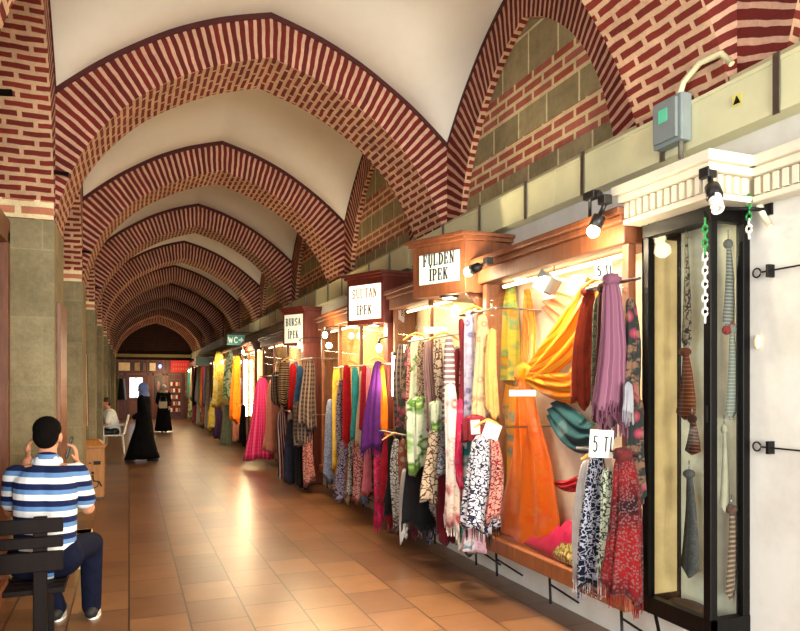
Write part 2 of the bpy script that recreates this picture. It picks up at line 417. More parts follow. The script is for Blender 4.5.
# vault webs with their painted edge bands
HY = (D-AD)/2
def web(i):
    ya, yb = AY(i)+AD, AY(i+1); yc = (ya+yb)/2
    def zf(x, y):
        a = gout((x-XC)/H2)-3.89; b = gout((y-yc)/HY)-3.89
        return 3.89 + (a**2.6+b**2.6)**(1/2.6) if a+b > 0 else 3.89
    nx, ny = 44, 36
    xs = [XL+(XR-XL)*k/nx for k in range(nx+1)]; ys = [ya+(yb-ya)*k/ny for k in range(ny+1)]
    m = MB(); m.grid([[Vector((x, y, zf(x, y))) for x in xs] for y in ys], False, True, [[(x, y) for x in xs] for y in ys])
    o = m.obj('ceiling', M_WEB); o['kind'] = 'structure'; o['label'] = 'whitewashed plaster vault between the brick arches'
    # painted dark red band round the web, a thin raised plaster line
    t = MB(); bw, th = .055, .014
    def band(pts, off):
        rows = []
        for p, q in zip(pts, off): rows.append([p + Vector((0, 0, -.002)), p + Vector((0, 0, -th)) + q*0.3, q + p + Vector((0, 0, -th))*.9, q + p])
        t.grid(rows, False, False)
    ps = [Vector((x, ya, zf(x, ya))) for x in xs]; 
    for yy, sg in ((ya, 1), (yb, -1)):
        rows = []
        for x in xs:
            z = zf(x, yy); rows.append([Vector((x, yy, z+.01)), Vector((x, yy-sg*.0+sg*.012, z-bw)), Vector((x, yy-sg*.02, z-bw)), Vector((x, yy-sg*.02, z+.01))])
        t.grid(rows, False, False)
    for xx, sg in ((XL, 1), (XR, -1)):
        rows = []
        for y in ys:
            z = zf(xx, y); rows.append([Vector((xx, y, z+.01)), Vector((xx+sg*.012, y, z-bw)), Vector((xx-sg*.02, y, z-bw)), Vector((xx-sg*.02, y, z+.01))])
        t.grid(rows, False, False)
    b = t.obj('trim_1', M_BORDER); b['kind'] = 'structure'; b['label'] = 'dark red painted line edging the white vault'
for i in NA[:-1]: web(i)
# wall arches (formerets)
def wall_arch(i, side):
    yc = (AY(i)+AD+AY(i+1))/2
    half = 1.13 if side > 0 else 1.29
    x0 = XR if side > 0 else XL; x1 = XR+.30 if side > 0 else XL-.42
    pin, pout, arc = ring_pts(half, HY, .02, .2 if side > 0 else .1)
    f, s = MB(), MB()
    for k in range(len(pin)-1):
        a, b, c, d = pin[k], pin[k+1], pout[k+1], pout[k]
        ra, rb = math.dist(a, d), math.dist(b, c)
        q = [(x0, yc+a[0], a[1]), (x0, yc+b[0], b[1]), (x0, yc+c[0], c[1]), (x0, yc+d[0], d[1])]
        u = [(.05, arc[k]), (.05, arc[k+1]), (.05+rb, arc[k+1]), (.05+ra, arc[k])]
        if side > 0: q.reverse(); u.reverse()
        f.face(q, u)
        q = [(x0, yc+a[0], a[1]), (x0, yc+b[0], b[1]), (x1, yc+b[0], b[1]), (x1, yc+a[0], a[1])]
        u = [(0, arc[k]), (0, arc[k+1]), (abs(x1-x0), arc[k+1]), (abs(x1-x0), arc[k])]
        if side < 0: q.reverse(); u.reverse()
        s.face(q, u, True)
    o = f.obj('wall_arch', BR_RING); o['kind'] = 'structure'
    o['label'] = 'brick wall arch over the shops on the right' if side > 0 else 'brick arcade arch between the left piers'
    s.obj('soffit', BR_SOF, o)
for i in NA[:-1]:
    wall_arch(i, 1); wall_arch(i, -1)
# right wall: low whitewashed wall, banded tympanum above it
w_ = MB().box((XR, YB, 0), (XR+.35, YE, 2.86)); struct('wall_right', w_, M_WHITE, 'whitewashed lower wall behind the shop windows')
t_ = MB(); t_.face([(XR+.06, YB, 2.8), (XR+.06, YE, 2.8), (XR+.06, YE, 5.3), (XR+.06, YB, 5.3)][::-1], [(YB, -.375), (YE, -.375), (YE, 2.125), (YB, 2.125)][::-1])
t_.box((XR+.1, YB, 2.8), (XR+.35, YE, 5.4))
struct('wall_right_upper', t_, TYMP, 'banded brick and stone wall under the wall arches')
# pilaster strips either side of each transverse arch (brick above the trunking)
for i in NA:
    m = MB().box((XR+.006, AY(i)-.2, 2.8), (XR+.2, AY(i)+AD+.2, 3.2)); struct('wall_right_pilaster', m, BR_WALL, 'brick pilaster at the foot of an arch')
# left: stone piers, brick pier heads, recessed infill
for i in NA:
    a, b = AY(i)-.065, AY(i)+AD+.065
    m = MB().box((XL-.42, a, 0), (XL, b, 2.83)); p = struct('pier', m, M_STONE, 'grey stone pier between the left bays')
    m = MB().box((XL-.42, a-.028, 2.83), (XL-.004, b+.028, 3.42)); m.obj('brick_head', BR_WALL, p)
struct('wall_left', MB().box((XL-.62, AY(-1)+AD, 0), (XL-.40, YE, 5.4)), M_GREYPL, 'brown plaster infill wall behind the left piers')
struct('wall_left_near', MB().box((XL-.62, YB, 0), (XL-.40, AY(-2), 5.4)), M_GREYPL, 'brown plaster infill wall behind the photographer')
struct('wall_back', MB().box((XL-.62, AY(-1)+AD, 4.3), (XL-.41, YE, 5.4)), M_GREYPL) if False else None
# unseen slab added over the vaults to keep sky light out
struct('ceiling_light_seal', MB().box((XL-.7, YB, 5.42), (XR+.4, YE+.3, 5.6)), M_GREYPL, 'unseen slab added above the vaults to block sky light')
# end wall
m = MB(); m.box((XL-.6, YE, 0), (XR+.35, YE+.25, 5.4)); struct('wall_end', m, BR_SHADED, 'brick end wall of the arcade with its shadow painted in')

# ------------------------------------------------------------------ wooden shopfronts in the left bays
for i in range(-1, 8):
    a, b = AY(i)+AD+.07, AY(i+1)-.07
    if i == -1: a, b = AY(-1)+AD+.07, AY(0)-.07
    t = thing('wooden_shopfront', ['', 'brown wooden shopfront frame in the left bay beside the man on the bench', 'brown wooden shopfront behind the tan waste bin', ][i+2] if i < 1 else 'brown wooden shopfront recessed between far left piers', 'shopfront', (XL-.39, (a+b)/2, 0), 'shopfronts between the far left piers' if i >= 1 else None)
    x0, x1 = XL-.398, XL-.30
    m = MB()
    for yy in (a, (a+b)/2-.05, b-.10): m.box((x0, yy, 0), (x1, yy+.10, 2.72))
    m.box((x0, a, 2.62), (x1, b, 2.80)); m.box((x0, a, 0), (x1, b, .12))
    m.obj('frame', W_ORANGE, t, .006)
    m = MB().box((x0, a+.1, .12), (x0+.03, b-.1, .9)); m.obj('lower_panel', W_ORANGE, t)
    m = MB().box((x0, a+.1, .9), (x0+.02, b-.1, 2.62)); m.obj('window_pane', M_WARMPANEL if i == 1 else W_DARK, t)

# ------------------------------------------------------------------ cable trunking along the right wall
tx0, tx1 = XR-.10, XR-.001
seg_edges = [-2.0, 1.2, 4.05, 6.2, 8.8, 11.9, 15.2, 18.6, 22.0, 25.5, 29.5, YE]
for k in range(len(seg_edges)-1):
    a, b = seg_edges[k]+.004, seg_edges[k+1]-.004
    t = thing('cable_trunking', 'cream metal cable trunking length along the wall under the wall arches', 'cable trunking', (tx0, (a+b)/2, 2.82), 'cable trunking run on the right wall')
    m = MB().box((tx0, a, 2.815), (tx1, b, 3.045)); m.obj('channel', M_TRAY, t, .006)
    m = MB().box((tx0-.006, a, 2.80), (tx1, b, 2.822)).box((tx0-.006, a, 3.03), (tx1, b, 3.05)); m.obj('lid_edge', M_TRAY, t)
    y = a+.35
    while y < b-.2:
        MB().box((tx0-.014, y, 2.79), (tx0-.006, y+.035, 3.07)).obj('clip', M_CHROME, t); y += .72
m = MB().box((XR-.05, -1, 3.052), (XR+.07, YE, 3.10)); struct('trim_2', m, plain('stone_ledge', (176, 164, 128), .85, 0, .2, 5), 'stone ledge above the trunking')

# junction box with its cables
p = PX(677, 123, tx0-.0); jb = thing('junction_box', 'grey junction box with a green label on the trunking above the white cornice', 'junction box', (tx0, p.y, p.z))
jy, jz = p.y, p.z
MB().box((tx0-.075, jy-.11, jz-.13), (tx0-.002, jy+.10, jz+.12)).obj('box', M_GREYBOX, jb, .008)
MB().box((tx0-.095, jy-.09, jz-.11), (tx0-.075, jy+.08, jz+.10)).obj('cover', M_GREYBOX, jb, .006)
MB().box((tx0-.097, jy-.03, jz-.01), (tx0-.0955, jy+.035, jz+.06)).obj('green_label', plain('pale_green_sticker', (96, 200, 160), .6), jb)
MB().tube([(tx0-.04, jy-.06, jz+.12), (tx0-.04, jy-.09, jz+.18), (tx0-.04, jy-.2, jz+.23), (tx0-.03, jy-.33, jz+.22), (tx0-.02, jy-.38, jz+.15)], .016, 8).obj('flexible_conduit', M_TRAY, jb)
MB().tube([(tx0-.05, jy-.08, jz-.13), (tx0-.05, jy-.08, jz-.22)], .014, 8).tube([(tx0-.05, jy-.08, jz-.2), (tx0-.06, jy-.10, jz-.32), (tx0-.12, jy-.17, jz-.42), (tx0-.2, jy-.2, jz-.46)], .008, 6).obj('cable', plain('grey_cable', (96, 92, 80), .6), jb)
p = PX(738, 100, tx0); 
ws = thing('warning_sticker', 'small yellow triangular warning sticker on the trunking right of the junction box', 'sticker', tuple(p))
m = MB(); m.face([(tx0-.008, p.y-.022, p.z-.02), (tx0-.008, p.y, p.z+.022), (tx0-.008, p.y+.022, p.z-.02)]); m.box((tx0-.008, p.y-.026, p.z-.026), (tx0-.0062, p.y+.026, p.z+.026)); m.obj('plate', plain('yellow_sticker', (216, 206, 96), .6), ws)
m = MB(); 
for (a, b) in (((-.018, -.016), (0, .018)), ((0, .018), (.018, -.016)), ((.018, -.016), (-.018, -.016))):
    m.tube([(tx0-.009, p.y+a[0], p.z+a[1]), (tx0-.009, p.y+b[0], p.z+b[1])], .0018, 5)
m.tube([(tx0-.009, p.y, p.z+.006), (tx0-.009, p.y, p.z-.008)], .002, 5); m.obj('triangle_mark', M_INK, ws)

# ------------------------------------------------------------------ lettering
def arcs(cx, cy, rx, ry, a0, a1, n=8): return [(cx+rx*math.cos(math.radians(a0+(a1-a0)*k/n)), cy+ry*math.sin(math.radians(a0+(a1-a0)*k/n))) for k in range(n+1)]
TH, TN = .24, .12     # thick and thin strokes
GL = {
 'F': [([(.22, 0), (.22, 1)], TH), ([(.02, .96), (.78, .96)], TN), ([(.78, 1), (.78, .74)], TN), ([(.22, .5), (.58, .5)], TN), ([(.58, .62), (.58, .38)], TN), ([(.02, .04), (.42, .04)], TN)],
 'U': [([(.22, .96), (.22, .3)] + arcs(.5, .3, .28, .26, 180, 360) + [(.78, .96)], TN*1.5), ([(.22, 1), (.22, .25)], TH), ([(.02, .96), (.42, .96)], TN), ([(.62, .96), (.96, .96)], TN)],
 'L': [([(.22, 0), (.22, 1)], TH), ([(.02, .96), (.42, .96)], TN), ([(.02, .04), (.8, .04)], TN), ([(.8, 0), (.8, .28)], TN)],
 'D': [([(.22, 0), (.22, 1)], TH), ([(.02, .96), (.4, .96)] + arcs(.4, .5, .42, .46, 90, -90) + [(.02, .04)], TN*1.4), (arcs(.42, .5, .4, .42, 55, -55), TH)],
 'E': [([(.22, 0), (.22, 1)], TH), ([(.02, .96), (.78, .96)], TN), ([(.78, 1), (.78, .74)], TN), ([(.22, .5), (.58, .5)], TN), ([(.58, .62), (.58, .38)], TN), ([(.02, .04), (.8, .04)], TN), ([(.8, 0), (.8, .28)], TN)],
 'N': [([(.2, 0), (.2, 1)], TN*1.2), ([(.2, 1), (.8, 0)], TH), ([(.8, 0), (.8, 1)], TN*1.2), ([(.02, .04), (.38, .04)], TN), ([(.02, .96), (.25, .96)], TN), ([(.62, .96), (.98, .96)], TN)],
 'I': [([(.5, 0), (.5, 1)], TH*1.1), ([(.25, .96), (.75, .96)], TN), ([(.25, .04), (.75, .04)], TN)],
 'i': [([(.5, 0), (.5, 1)], TH*1.1), ([(.25, .96), (.75, .96)], TN), ([(.25, .04), (.75, .04)], TN), ([(.5, 1.13), (.5, 1.27)], TH)],
 'P': [([(.22, 0), (.22, 1)], TH), ([(.02, .96), (.45, .96)] + arcs(.45, .72, .34, .24, 90, -90) + [(.22, .48)], TN*1.3), (arcs(.46, .72, .3, .2, 50, -50), TH), ([(.02, .04), (.44, .04)], TN)],
 'K': [([(.22, 0), (.22, 1)], TH), ([(.22, .42), (.78, .96)], TN), ([(.42, .58), (.82, .04)], TH), ([(.02, .96), (.42, .96)], TN), ([(.02, .04), (.42, .04)], TN), ([(.6, .96), (.96, .96)], TN), ([(.62, .04), (.98, .04)], TN)],
 'B': [([(.22, 0), (.22, 1)], TH), ([(.02, .96), (.45, .96)] + arcs(.45, .74, .28, .22, 90, -90) + [(.22, .52)], TN*1.4), ([(.22, .52), (.5, .52)] + arcs(.5, .28, .32, .24, 90, -90) + [(.02, .04)], TN*1.4), (arcs(.5, .28, .28, .2, 50, -50), TH)],
 'R': [([(.22, 0), (.22, 1)], TH), ([(.02, .96), (.45, .96)] + arcs(.45, .74, .32, .22, 90, -90) + [(.22, .52)], TN*1.3), ([(.45, .5), (.82, .04)], TH), ([(.02, .04), (.42, .04)], TN), ([(.7, .04), (.98, .04)], TN)],
 'S': [(arcs(.5, .73, .28, .23, 20, 270) + arcs(.5, .27, .3, .23, 90, -160), TH*.85), ([(.79, .98), (.79, .74)], TN), ([(.18, .26), (.18, .02)], TN)],
 'A': [([(.14, .04), (.5, 1)], TN*1.2), ([(.5, 1), (.86, .04)], TH), ([(.28, .36), (.7, .36)], TN), ([(.0, .04), (.3, .04)], TN), ([(.66, .04), (1, .04)], TN)],
 'T': [([(.5, 0), (.5, 1)], TH), ([(.08, .96), (.92, .96)], TN), ([(.08, 1), (.08, .74)], TN), ([(.92, 1), (.92, .74)], TN), ([(.3, .04), (.7, .04)], TN)],
 'W': [([(.02, .98), (.28, .02)], TH*.8), ([(.28, .02), (.5, .8)], TN), ([(.5, .8), (.72, .02)], TH*.8), ([(.72, .02), (.98, .98)], TN)],
 'C': [(arcs(.55, .5, .4, .46, 40, 320, 14), TH*.9)],
 '5': [([(.8, .95), (.3, .95), (.24, .56)] + arcs(.45, .32, .33, .3, 110, -140), TN*1.3)],
 't': [([(.15, .92), (.85, .92)], TN*1.3), ([(.5, .92), (.48, .05)], TN*1.3)],
 'l': [([(.3, .95), (.25, .08), (.8, .1)], TN*1.3)],
 '>': [([(.0, .5), (.9, .5)], TH), ([(.55, .85), (.95, .5), (.55, .15)], TH)],
}
def lettering(text, O, ux, uz, nrm, h, wch, name, mat, parent, gap=.12, th=.004, bold=1.0):
    """text in the plane (ux, uz) starting at O, ux to the reader's right; one mesh"""
    m = MB(); x = 0; O, ux, uz, nrm = map(Vector, (O, ux, uz, nrm))
    for ch in text:
        if ch == ' ': x += wch*.7; continue
        cw = wch*(.62 if ch in 'Ii' else .8 if ch == 'l' else 1)
        for pts, wd in GL[ch]:
            q = [(x + ((p[0]-.5)*(cw if ch not in 'Ii' else wch)+cw/2), p[1]*h) for p in pts]
            wdm = wd*wch*1.05*bold
            for k in range(len(q)-1):
                a, b = Vector((*q[k], 0)), Vector((*q[k+1], 0)); d = (b-a)
                if d.length < 1e-6: continue
                d.normalize(); nn = Vector((-d.y, d.x, 0))*wdm/2; e = d*wdm*.12
                c4 = [a-e-nn, b+e-nn, b+e+nn, a-e+nn]
                top = [O+ux*c.x+uz*c.y+nrm*th for c in c4]; bot = [O+ux*c.x+uz*c.y for c in c4]
                m.face(top)
                for j in range(4): m.face([bot[j], bot[(j+1) % 4], top[(j+1) % 4], top[j]])
        x += cw + wch*gap
    return m.obj(name, mat, parent)

# ------------------------------------------------------------------ lamps
def clamp_lamp(base, tip, label, power=14, col=WARM, spiral=False, group=None, body=M_BLACK):
    base, tip = Vector(base), Vector(tip); d = (tip-base).normalized()
    t = thing('clamp_spotlight', label, 'lamp', tuple(base), group)
    L = (tip-base).length
    MB().box(base-Vector((.035, .03, .02)), base+Vector((.02, .03, .03))).obj('clamp', body, t, .005)
    MB().tube([base, base+d*L*.45, base+d*L*.47, base+d*L*.82, base+d*L*.84], [.012, .014, .034, .038, .030], 12).obj('lamp_body', body, t)
    if spiral:
        pts = []; a = d.orthogonal().normalized(); b = a.cross(d)
        for k in range(61):
            q = k/60; pts.append(base+d*(L*(.84+q*.5))+(a*math.cos(q*8*math.pi)+b*math.sin(q*8*math.pi))*.022)
        MB().tube(pts, .0075, 6).obj('spiral_bulb', M_WHITEP, t)
    else:
        m = MB(); c = base+d*(L*.98)
        m.ell(c, (.036, .036, .036), 12); m.obj('bulb', E_BULB, t)
        point('lamp_light', tuple(c+d*.07+Vector((-.02, 0, 0))), power, col, .045)
    return t

# ------------------------------------------------------------------ the black tie showcase
CX0, CX1, CY0, CY1, CZ0, CZ1 = 2.59, XR-.001, 2.53, 3.0, .34, 2.42
t = thing('tie_showcase', 'tall black framed glass showcase of neckties at the right, under the white cornice', 'showcase', ((CX0+CX1)/2, (CY0+CY1)/2, CZ0))
pw = .045
m = MB()
for (x, y) in ((CX0, CY0), (CX0, CY1-pw), (CX1-pw, CY0), (CX1-pw, CY1-pw)): m.box((x, y, CZ0), (x+pw, y+pw, CZ1))
for z in (CZ0, CZ1-.07):
    hh = .07 if z > 1 else .09
    m.box((CX0-.003, CY0-.003, z), (CX1, CY0+pw, z+hh)).box((CX0-.003, CY0-.003, z), (CX0+pw, CY1, z+hh)).box((CX0, CY1-pw, z), (CX1, CY1, z+hh))
m.obj('frame', W_BLACK, t, .004)
MB().box((CX0+.01, CY0+.01, CZ0+.005), (CX1, CY1-.01, CZ0+.03)).obj('bottom_board', W_BLACK, t)
MB().box((CX0+.01, CY0+.01, CZ1-.03), (CX1, CY1-.01, CZ1-.005)).obj('top_board', W_BLACK, t)
MB().box((CX1-.03, CY0+.01, CZ0+.03), (CX1-.008, CY1-.01, CZ1-.03)).obj('back_panel', plain('pale_grey_panel', (206, 204, 186), .8), t)
MB().box((CX0+pw, CY1-.03, CZ0+.03), (CX1-.03, CY1-.012, CZ1-.03)).obj('end_panel', plain('tan_panel', (196, 168, 120), .8), t)
m = MB(); m.box((CX0+.018, CY0+pw, CZ0+.09), (CX0+.023, CY1-pw, CZ1-.07)); m.obj('front_pane', M_GLASS, t)
m = MB(); m.box((CX0+pw, CY0+.018, CZ0+.09), (CX1-pw, CY0+.023, CZ1-.07)); m.obj('side_pane', M_GLASS, t)
MB().box((CX0-.012, CY0+.012, 1.38), (CX0-.002, CY0+.03, 1.46)).obj('latch', M_IRON, t)
for yy in (CY0+.03, CY1-.06): MB().tube([(CX0+.04, yy+.01, CZ0), (CX0+.08, yy+.01, CZ0-.16), (XR, yy+.01, CZ0-.28)], .010, 6).obj('bracket', M_IRON, t)

def tie(px, pyt, pyb, X, wpx, mat, label, twist=0, group=None, depth_y=None):
    if depth_y is None: a = PX(px, pyt, X); b = PX(px, pyb, X); d = Vector((0, -1, 0))
    else: a = PY(px, pyt, depth_y); b = PY(px, pyb, depth_y); d = Vector((1, 0, 0))
    wd = wpx*ZC(a)/F/((a.x if abs(d.y) > .5 else a.y)/ZC(a))*1.5
    H = a.z-b.z; rows = []; nv = []
    prof = [(0, .25), (.03, .42), (.06, .36), (.10, .34), (.35, .55), (.7, .85), (.9, 1.0), (1.0, .05)]
    uv = []
    for q, k in prof:
        c = a.lerp(b, q) + d*math.sin(q*3+twist)*wd*.12
        ang = twist*q; dd = Matrix.Rotation(ang, 3, 'Z') @ d; nn = dd.cross(Vector((0, 0, 1)))
        hw = wd*k/2
        rows.append([c-dd*hw, c+nn*.008, c+dd*hw, c-nn*.008]); uv.append([(0, q*H), (hw, q*H), (2*hw, q*H), (hw, q*H), (0, q*H)])
    m = MB(); i0 = m.grid(rows, True, True, uv)
    o = thing('necktie', label, 'necktie', tuple(a), group)
    m.obj('blade', mat, o)
    MB().ell(tuple(a-Vector((0, 0, .02))), (wd*.24, wd*.24, .025), 8).obj('knot', mat, o)
    MB().tube([a+Vector((0, 0, 0)), a+Vector((0, 0, .05))], .003, 5).obj('hook', M_CHROME, o)
    return o
FX = CX0+.12
tie(686, 232, 352, FX, 7, fabric('leopard', (40, 38, 36), (140, 130, 110), (60, 56, 52), .8), 'thin dark patterned necktie hanging at the top left of the black showcase')
tie(685, 348, 420, FX, 13, fabric('stripe', (100, 52, 30), (70, 34, 22), (150, 90, 50), 2.6), 'brown striped necktie in the left half of the showcase, middle', .05)
tie(692, 415, 455, FX-.01, 10, fabric('stripe', (60, 28, 24), (92, 40, 30), (120, 80, 60), 3), 'dark maroon necktie folded below the brown striped one', .1)
tie(689, 470, 578, FX, 13, fabric('leopard', (70, 72, 72), (92, 94, 94), (120, 120, 118), 2.5), 'grey necktie with a fine check hanging low in the showcase')
YT = CY0+.05
tie(728, 240, 330, 0, 10, fabric('stripe', (90, 92, 92), (120, 122, 118), (150, 150, 146), 3), 'pale grey necktie at the top of the showcase right half', .2, None, YT)
tie(731, 325, 420, 0, 11, fabric('stripe', (120, 126, 120), (92, 98, 94), (160, 164, 156), 3), 'grey green striped necktie in the showcase right half, middle', .2, None, YT)
tie(724, 425, 512, 0, 7, fabric('plain', (186, 180, 160), (150, 146, 130)), 'pale cream necktie in the showcase right half', 0, None, YT)
tie(731, 505, 600, 0, 13, fabric('stripe', (86, 58, 46), (110, 84, 70), (160, 140, 120), 2.2), 'brown necktie with pale diagonal stripes low in the showcase right half', .35, None, YT)
m = MB(); p = PY(727, 330, YT); m.ell(tuple(p), (.03, .02, .025), 8); m.ell(tuple(p+Vector((.03, 0, .02))), (.02, .015, .022), 8); tag(m.obj('folded_necktie', fabric('plain', (150, 36, 36), (110, 24, 28))), 'small red knotted necktie end in the showcase right half', 'necktie')
m = MB(); m.ell((CX0+.12, CY0+.24, CZ0+.06), (.07, .16, .04), 12); tag(m.obj('folded_scarf', fabric('leopard', (90, 70, 50), (60, 46, 40), (150, 130, 100), 1.2)), 'crumpled brown cloth lying on the floor of the tie showcase', 'cloth')

# chains
def chain(px, yt, yb, X, n, ngreen, label):
    a, b = PX(px, yt, X), PX(px, yb, X)
    t = thing('plastic_chain', label, 'chain', tuple(a)); L = (a.z-b.z)/n
    for k in range(n):
        c = Vector((X, a.y, a.z-L*(k+.5))); pts = []
        ax = Vector((0, 1, 0)) if k % 2 else Vector((.7, .7, 0))
        for j in range(13):
            q = 2*math.pi*j/12; pts.append(c+ax*math.cos(q)*.016+Vector((0, 0, math.sin(q)*L*.62)))
        MB().tube(pts, .005, 6, False).obj('link', M_GREEN if k < ngreen else M_WHITEP, t)
chain(705, 219, 322, CX0-.035, 15, 5, 'plastic chain with green upper links and white lower links on the showcase corner')
chain(749, 195, 238, XR-.09, 7, 4, 'short green and white plastic chain at the right edge of the showcase')

# white dentil cornice over the showcase, carried on along the wall
t = thing('dentil_cornice', 'white dentil moulding cornice over the tie showcase running on along the wall', 'cornice', (2.6, 2.7, 2.44))
kx = 2.49; m = MB()
def slab(m, z0, z1, o):
    m.box((kx-o, 2.44-o, z0), (XR, 3.04+o, z1)); m.box((XR-.09-o, -1.5, z0), (XR, 2.44, z1))
slab(m, 2.425, 2.455, .0); slab(m, 2.545, 2.585, .02); slab(m, 2.585, 2.635, .045); m.obj('moulding', M_WPAINT, t, .006)
m = MB(); slab(m, 2.455, 2.545, -.025); m.obj('frieze', M_WPAINT, t)
d = MB()
y = 2.45
while y < 3.03: d.box((kx, y, 2.46), (kx+.03, y+.028, 2.54)); y += .05
x = kx+.01
while x < XR-.12: d.box((x, 2.445, 2.46), (x+.028, 2.475, 2.54)); x += .05
y = 2.40
while y > .6: d.box((XR-.09, y, 2.46), (XR-.06, y+.028, 2.54)); y -= .05
o = d.obj('dentils', M_WPAINT, t); o['kind'] = 'stuff'

# iron rod with hook at the showcase top, wires on the wall
m = MB().tube([(CX0+.05, CY0-.02, 2.405), (XR-.002, CY0-.10, 2.40)], .009, 8).box((XR-.012, CY0-.13, 2.37), (XR, CY0-.09, 2.43))
tag(m.obj('iron_rod', M_IRON), 'black iron rod ending at the wall beside the showcase top', 'rod')
for (py, lab) in ((272, 'upper black wire stretched along the white wall from the showcase'), (447, 'lower black wire stretched along the white wall from the showcase')):
    a = PX(762, py, XR-.03); m = MB().tube([a, a+Vector((0, -.1, .0)), a+Vector((0, -.9, .0)), a+Vector((.02, -1.8, 0))], .0045, 6)
    pts = [a+Vector((0, .03+.022*math.cos(q), .022*math.sin(q))) for q in [k*math.pi/6 for k in range(13)]]
    m.tube(pts, .004, 6, False); m.box(a+Vector((-.012, -.045, -.03)), a+Vector((.0295, -.030, .03))); m.tube([a+Vector((0, 0.008, 0)), a], .004, 6)
    tag(m.obj('wall_wire', M_IRON), lab, 'wire')
m = MB().ell(tuple(PX(757, 342, XR-.01)), (.014, .02, .035), 10); tag(m.obj('bell_push', M_CREAM), 'small oval cream button on the white wall beside the showcase', 'button')
q = [PX(x, y, XR-.02) for x, y in ((757, 200), (763, 216), (770, 226))]
m = MB().tube(q, [.016, .018, .012], 8); tag(m.obj('wall_hook', M_WPAINT), 'curved white hook on the wall right of the short chain', 'hook')
clamp_lamp(PX(709, 181, 2.50)+Vector((0, 0, .03)), PX(714, 197, 2.47)+Vector((-.02, -.03, -.03)), 'black clamp lamp with a white spiral bulb at the showcase corner', spiral=True)

# ------------------------------------------------------------------ shop windows
SHOPN = 0
def shop(y0, y1, label, xf=2.56, z0=.34, z1=2.40, wood_=W_ORANGE, back=M_WARMPANEL, mull=0, cornice=True, power=40, near_closed=False, group=None, tube=None, glass=True, col=WARM, cy=None):
    global SHOPN
    t = thing('shop_window', label, 'shop window', ((xf+XR)/2, (y0+y1)/2, z0), group)
    a, b = y0, y1; pw = .055
    m = MB()
    m.box((xf, a, z0), (xf+pw, a+pw, z1)); m.box((xf, b-pw, z0), (xf+pw, b, z1)); m.box((XR-.05, a, z0), (XR-.001, a+pw, z1)); m.box((XR-.05, b-pw, z0), (XR-.001, b, z1))
    for k in range(mull):
        yy = a+(b-a)*(k+1)/(mull+1); m.box((xf, yy-.02, z0), (xf+.04, yy+.02, z1))
    m.obj('frame', wood_, t, .005)
    m = MB().box((xf-.03, a-.01, z0-.02), (XR-.001, b+.01, z0+.085)); m.obj('base_shelf', wood_, t, .006)
    m = MB().box((XR-.03, a+pw, z0+.08), (XR-.004, b-pw, z1)); m.obj('back_panel', back, t)
    if near_closed: MB().box((xf+pw, a+.01, z0+.08), (XR-.05, a+.03, z1)).obj('end_panel', wood_, t)
    m = MB().box((xf+.05, b-.03, z0+.08), (XR-.05, b-.01, z1)); m.obj('far_end_panel', wood_, t)
    m = MB().box((xf-.0, a, z1-.02), (XR-.001, b, z1+.02)); m.obj('top_board', wood_, t)
    if cornice:
        m = MB()
        for (zz0, zz1, o) in ((z1-.06, z1+.05, .04), (z1+.05, z1+.09, .07), (z1+.09, z1+.13, .10)): m.box((xf-o, (cy if cy else a-o*.4), zz0), (XR-.002, b+o*.3, zz1))
        # hollow below the fascia so the cornice reads as a moulding
        m.obj('wood_cornice', wood_, t, .008)
    if glass: MB().box((xf+.02, a+pw, z0+.085), (xf+.025, b-pw, z1-.06)).obj('glass_pane', M_GLASS, t)
    for k, yy in enumerate((z0-.0,)):
        pass
    m = None
    n = max(2, int((b-a)/.55))
    for k in range(n):
        yy = a+.12+(b-a-.24)*k/(n-1)
        MB().tube([(xf+.04, yy, z0-.018), (xf+.05, yy, z0-.05)], .010, 6).tube([(xf+.05, yy, z0-.02), (xf+.06, yy, .10)], .009, 6).tube([(xf+.055, yy, z0-.10), (XR-.002, yy, .08)], .008, 6).obj('bracket', M_IRON, t)
    # strip lamps inside, under the top board
    m = MB().tube([(xf+.12, a+.12, z1-.085), (xf+.12, b-.12, z1-.085)], .013, 8); m.obj('strip_lamp', E_TUBE, t)
    area('shop_light', (xf+.09, (a+b)/2, z1-.11), (XR-.02, (a+b)/2, .5), .06, max(.3, (b-a)-.3), power, col)
    SHOPN += 1
    return t
M_PINKBACK = plain('pink_back_panel', (248, 220, 200), .75)
M_LITBACK = plain('cream_back_cloth', (246, 226, 190), .8)
shop(3.08, 4.76, 'wooden shop window with the knotted orange scarf next to the black tie showcase', mull=0, back=M_PINKBACK, power=210, z0=.33)
shop(4.86, 6.72, 'wooden shop window hung with scarves under the first sign box', mull=1, back=M_LITBACK, power=55, cy=5.47)
shop(6.95, 9.62, 'wooden shop window with red, teal and purple scarves under the blank-lit second sign box', mull=2, back=M_WARMPANEL, power=80, col=WARMER, cy=7.48)
shop(10.75, 14.3, 'reddish shop window with plaid shawls under the third sign box', mull=2, wood_=W_RED, power=70, cy=11.26)
shop(15.2, 18.0, 'shop window with pink shawl at its side, between the plaid shawls and the WC sign', mull=2, power=45)
shop(18.3, 21.9, 'brightly lit shop window with yellow shawls beyond the WC sign', mull=2, power=80, back=M_LITBACK)
shop(22.4, 26.2, 'far shop window with dark hanging garments, second from the end wall', mull=2, wood_=W_RED, power=50)
shop(26.8, 32.6, 'farthest shop window beside the end wall', mull=3, wood_=W_RED, power=60, col=WARMER)

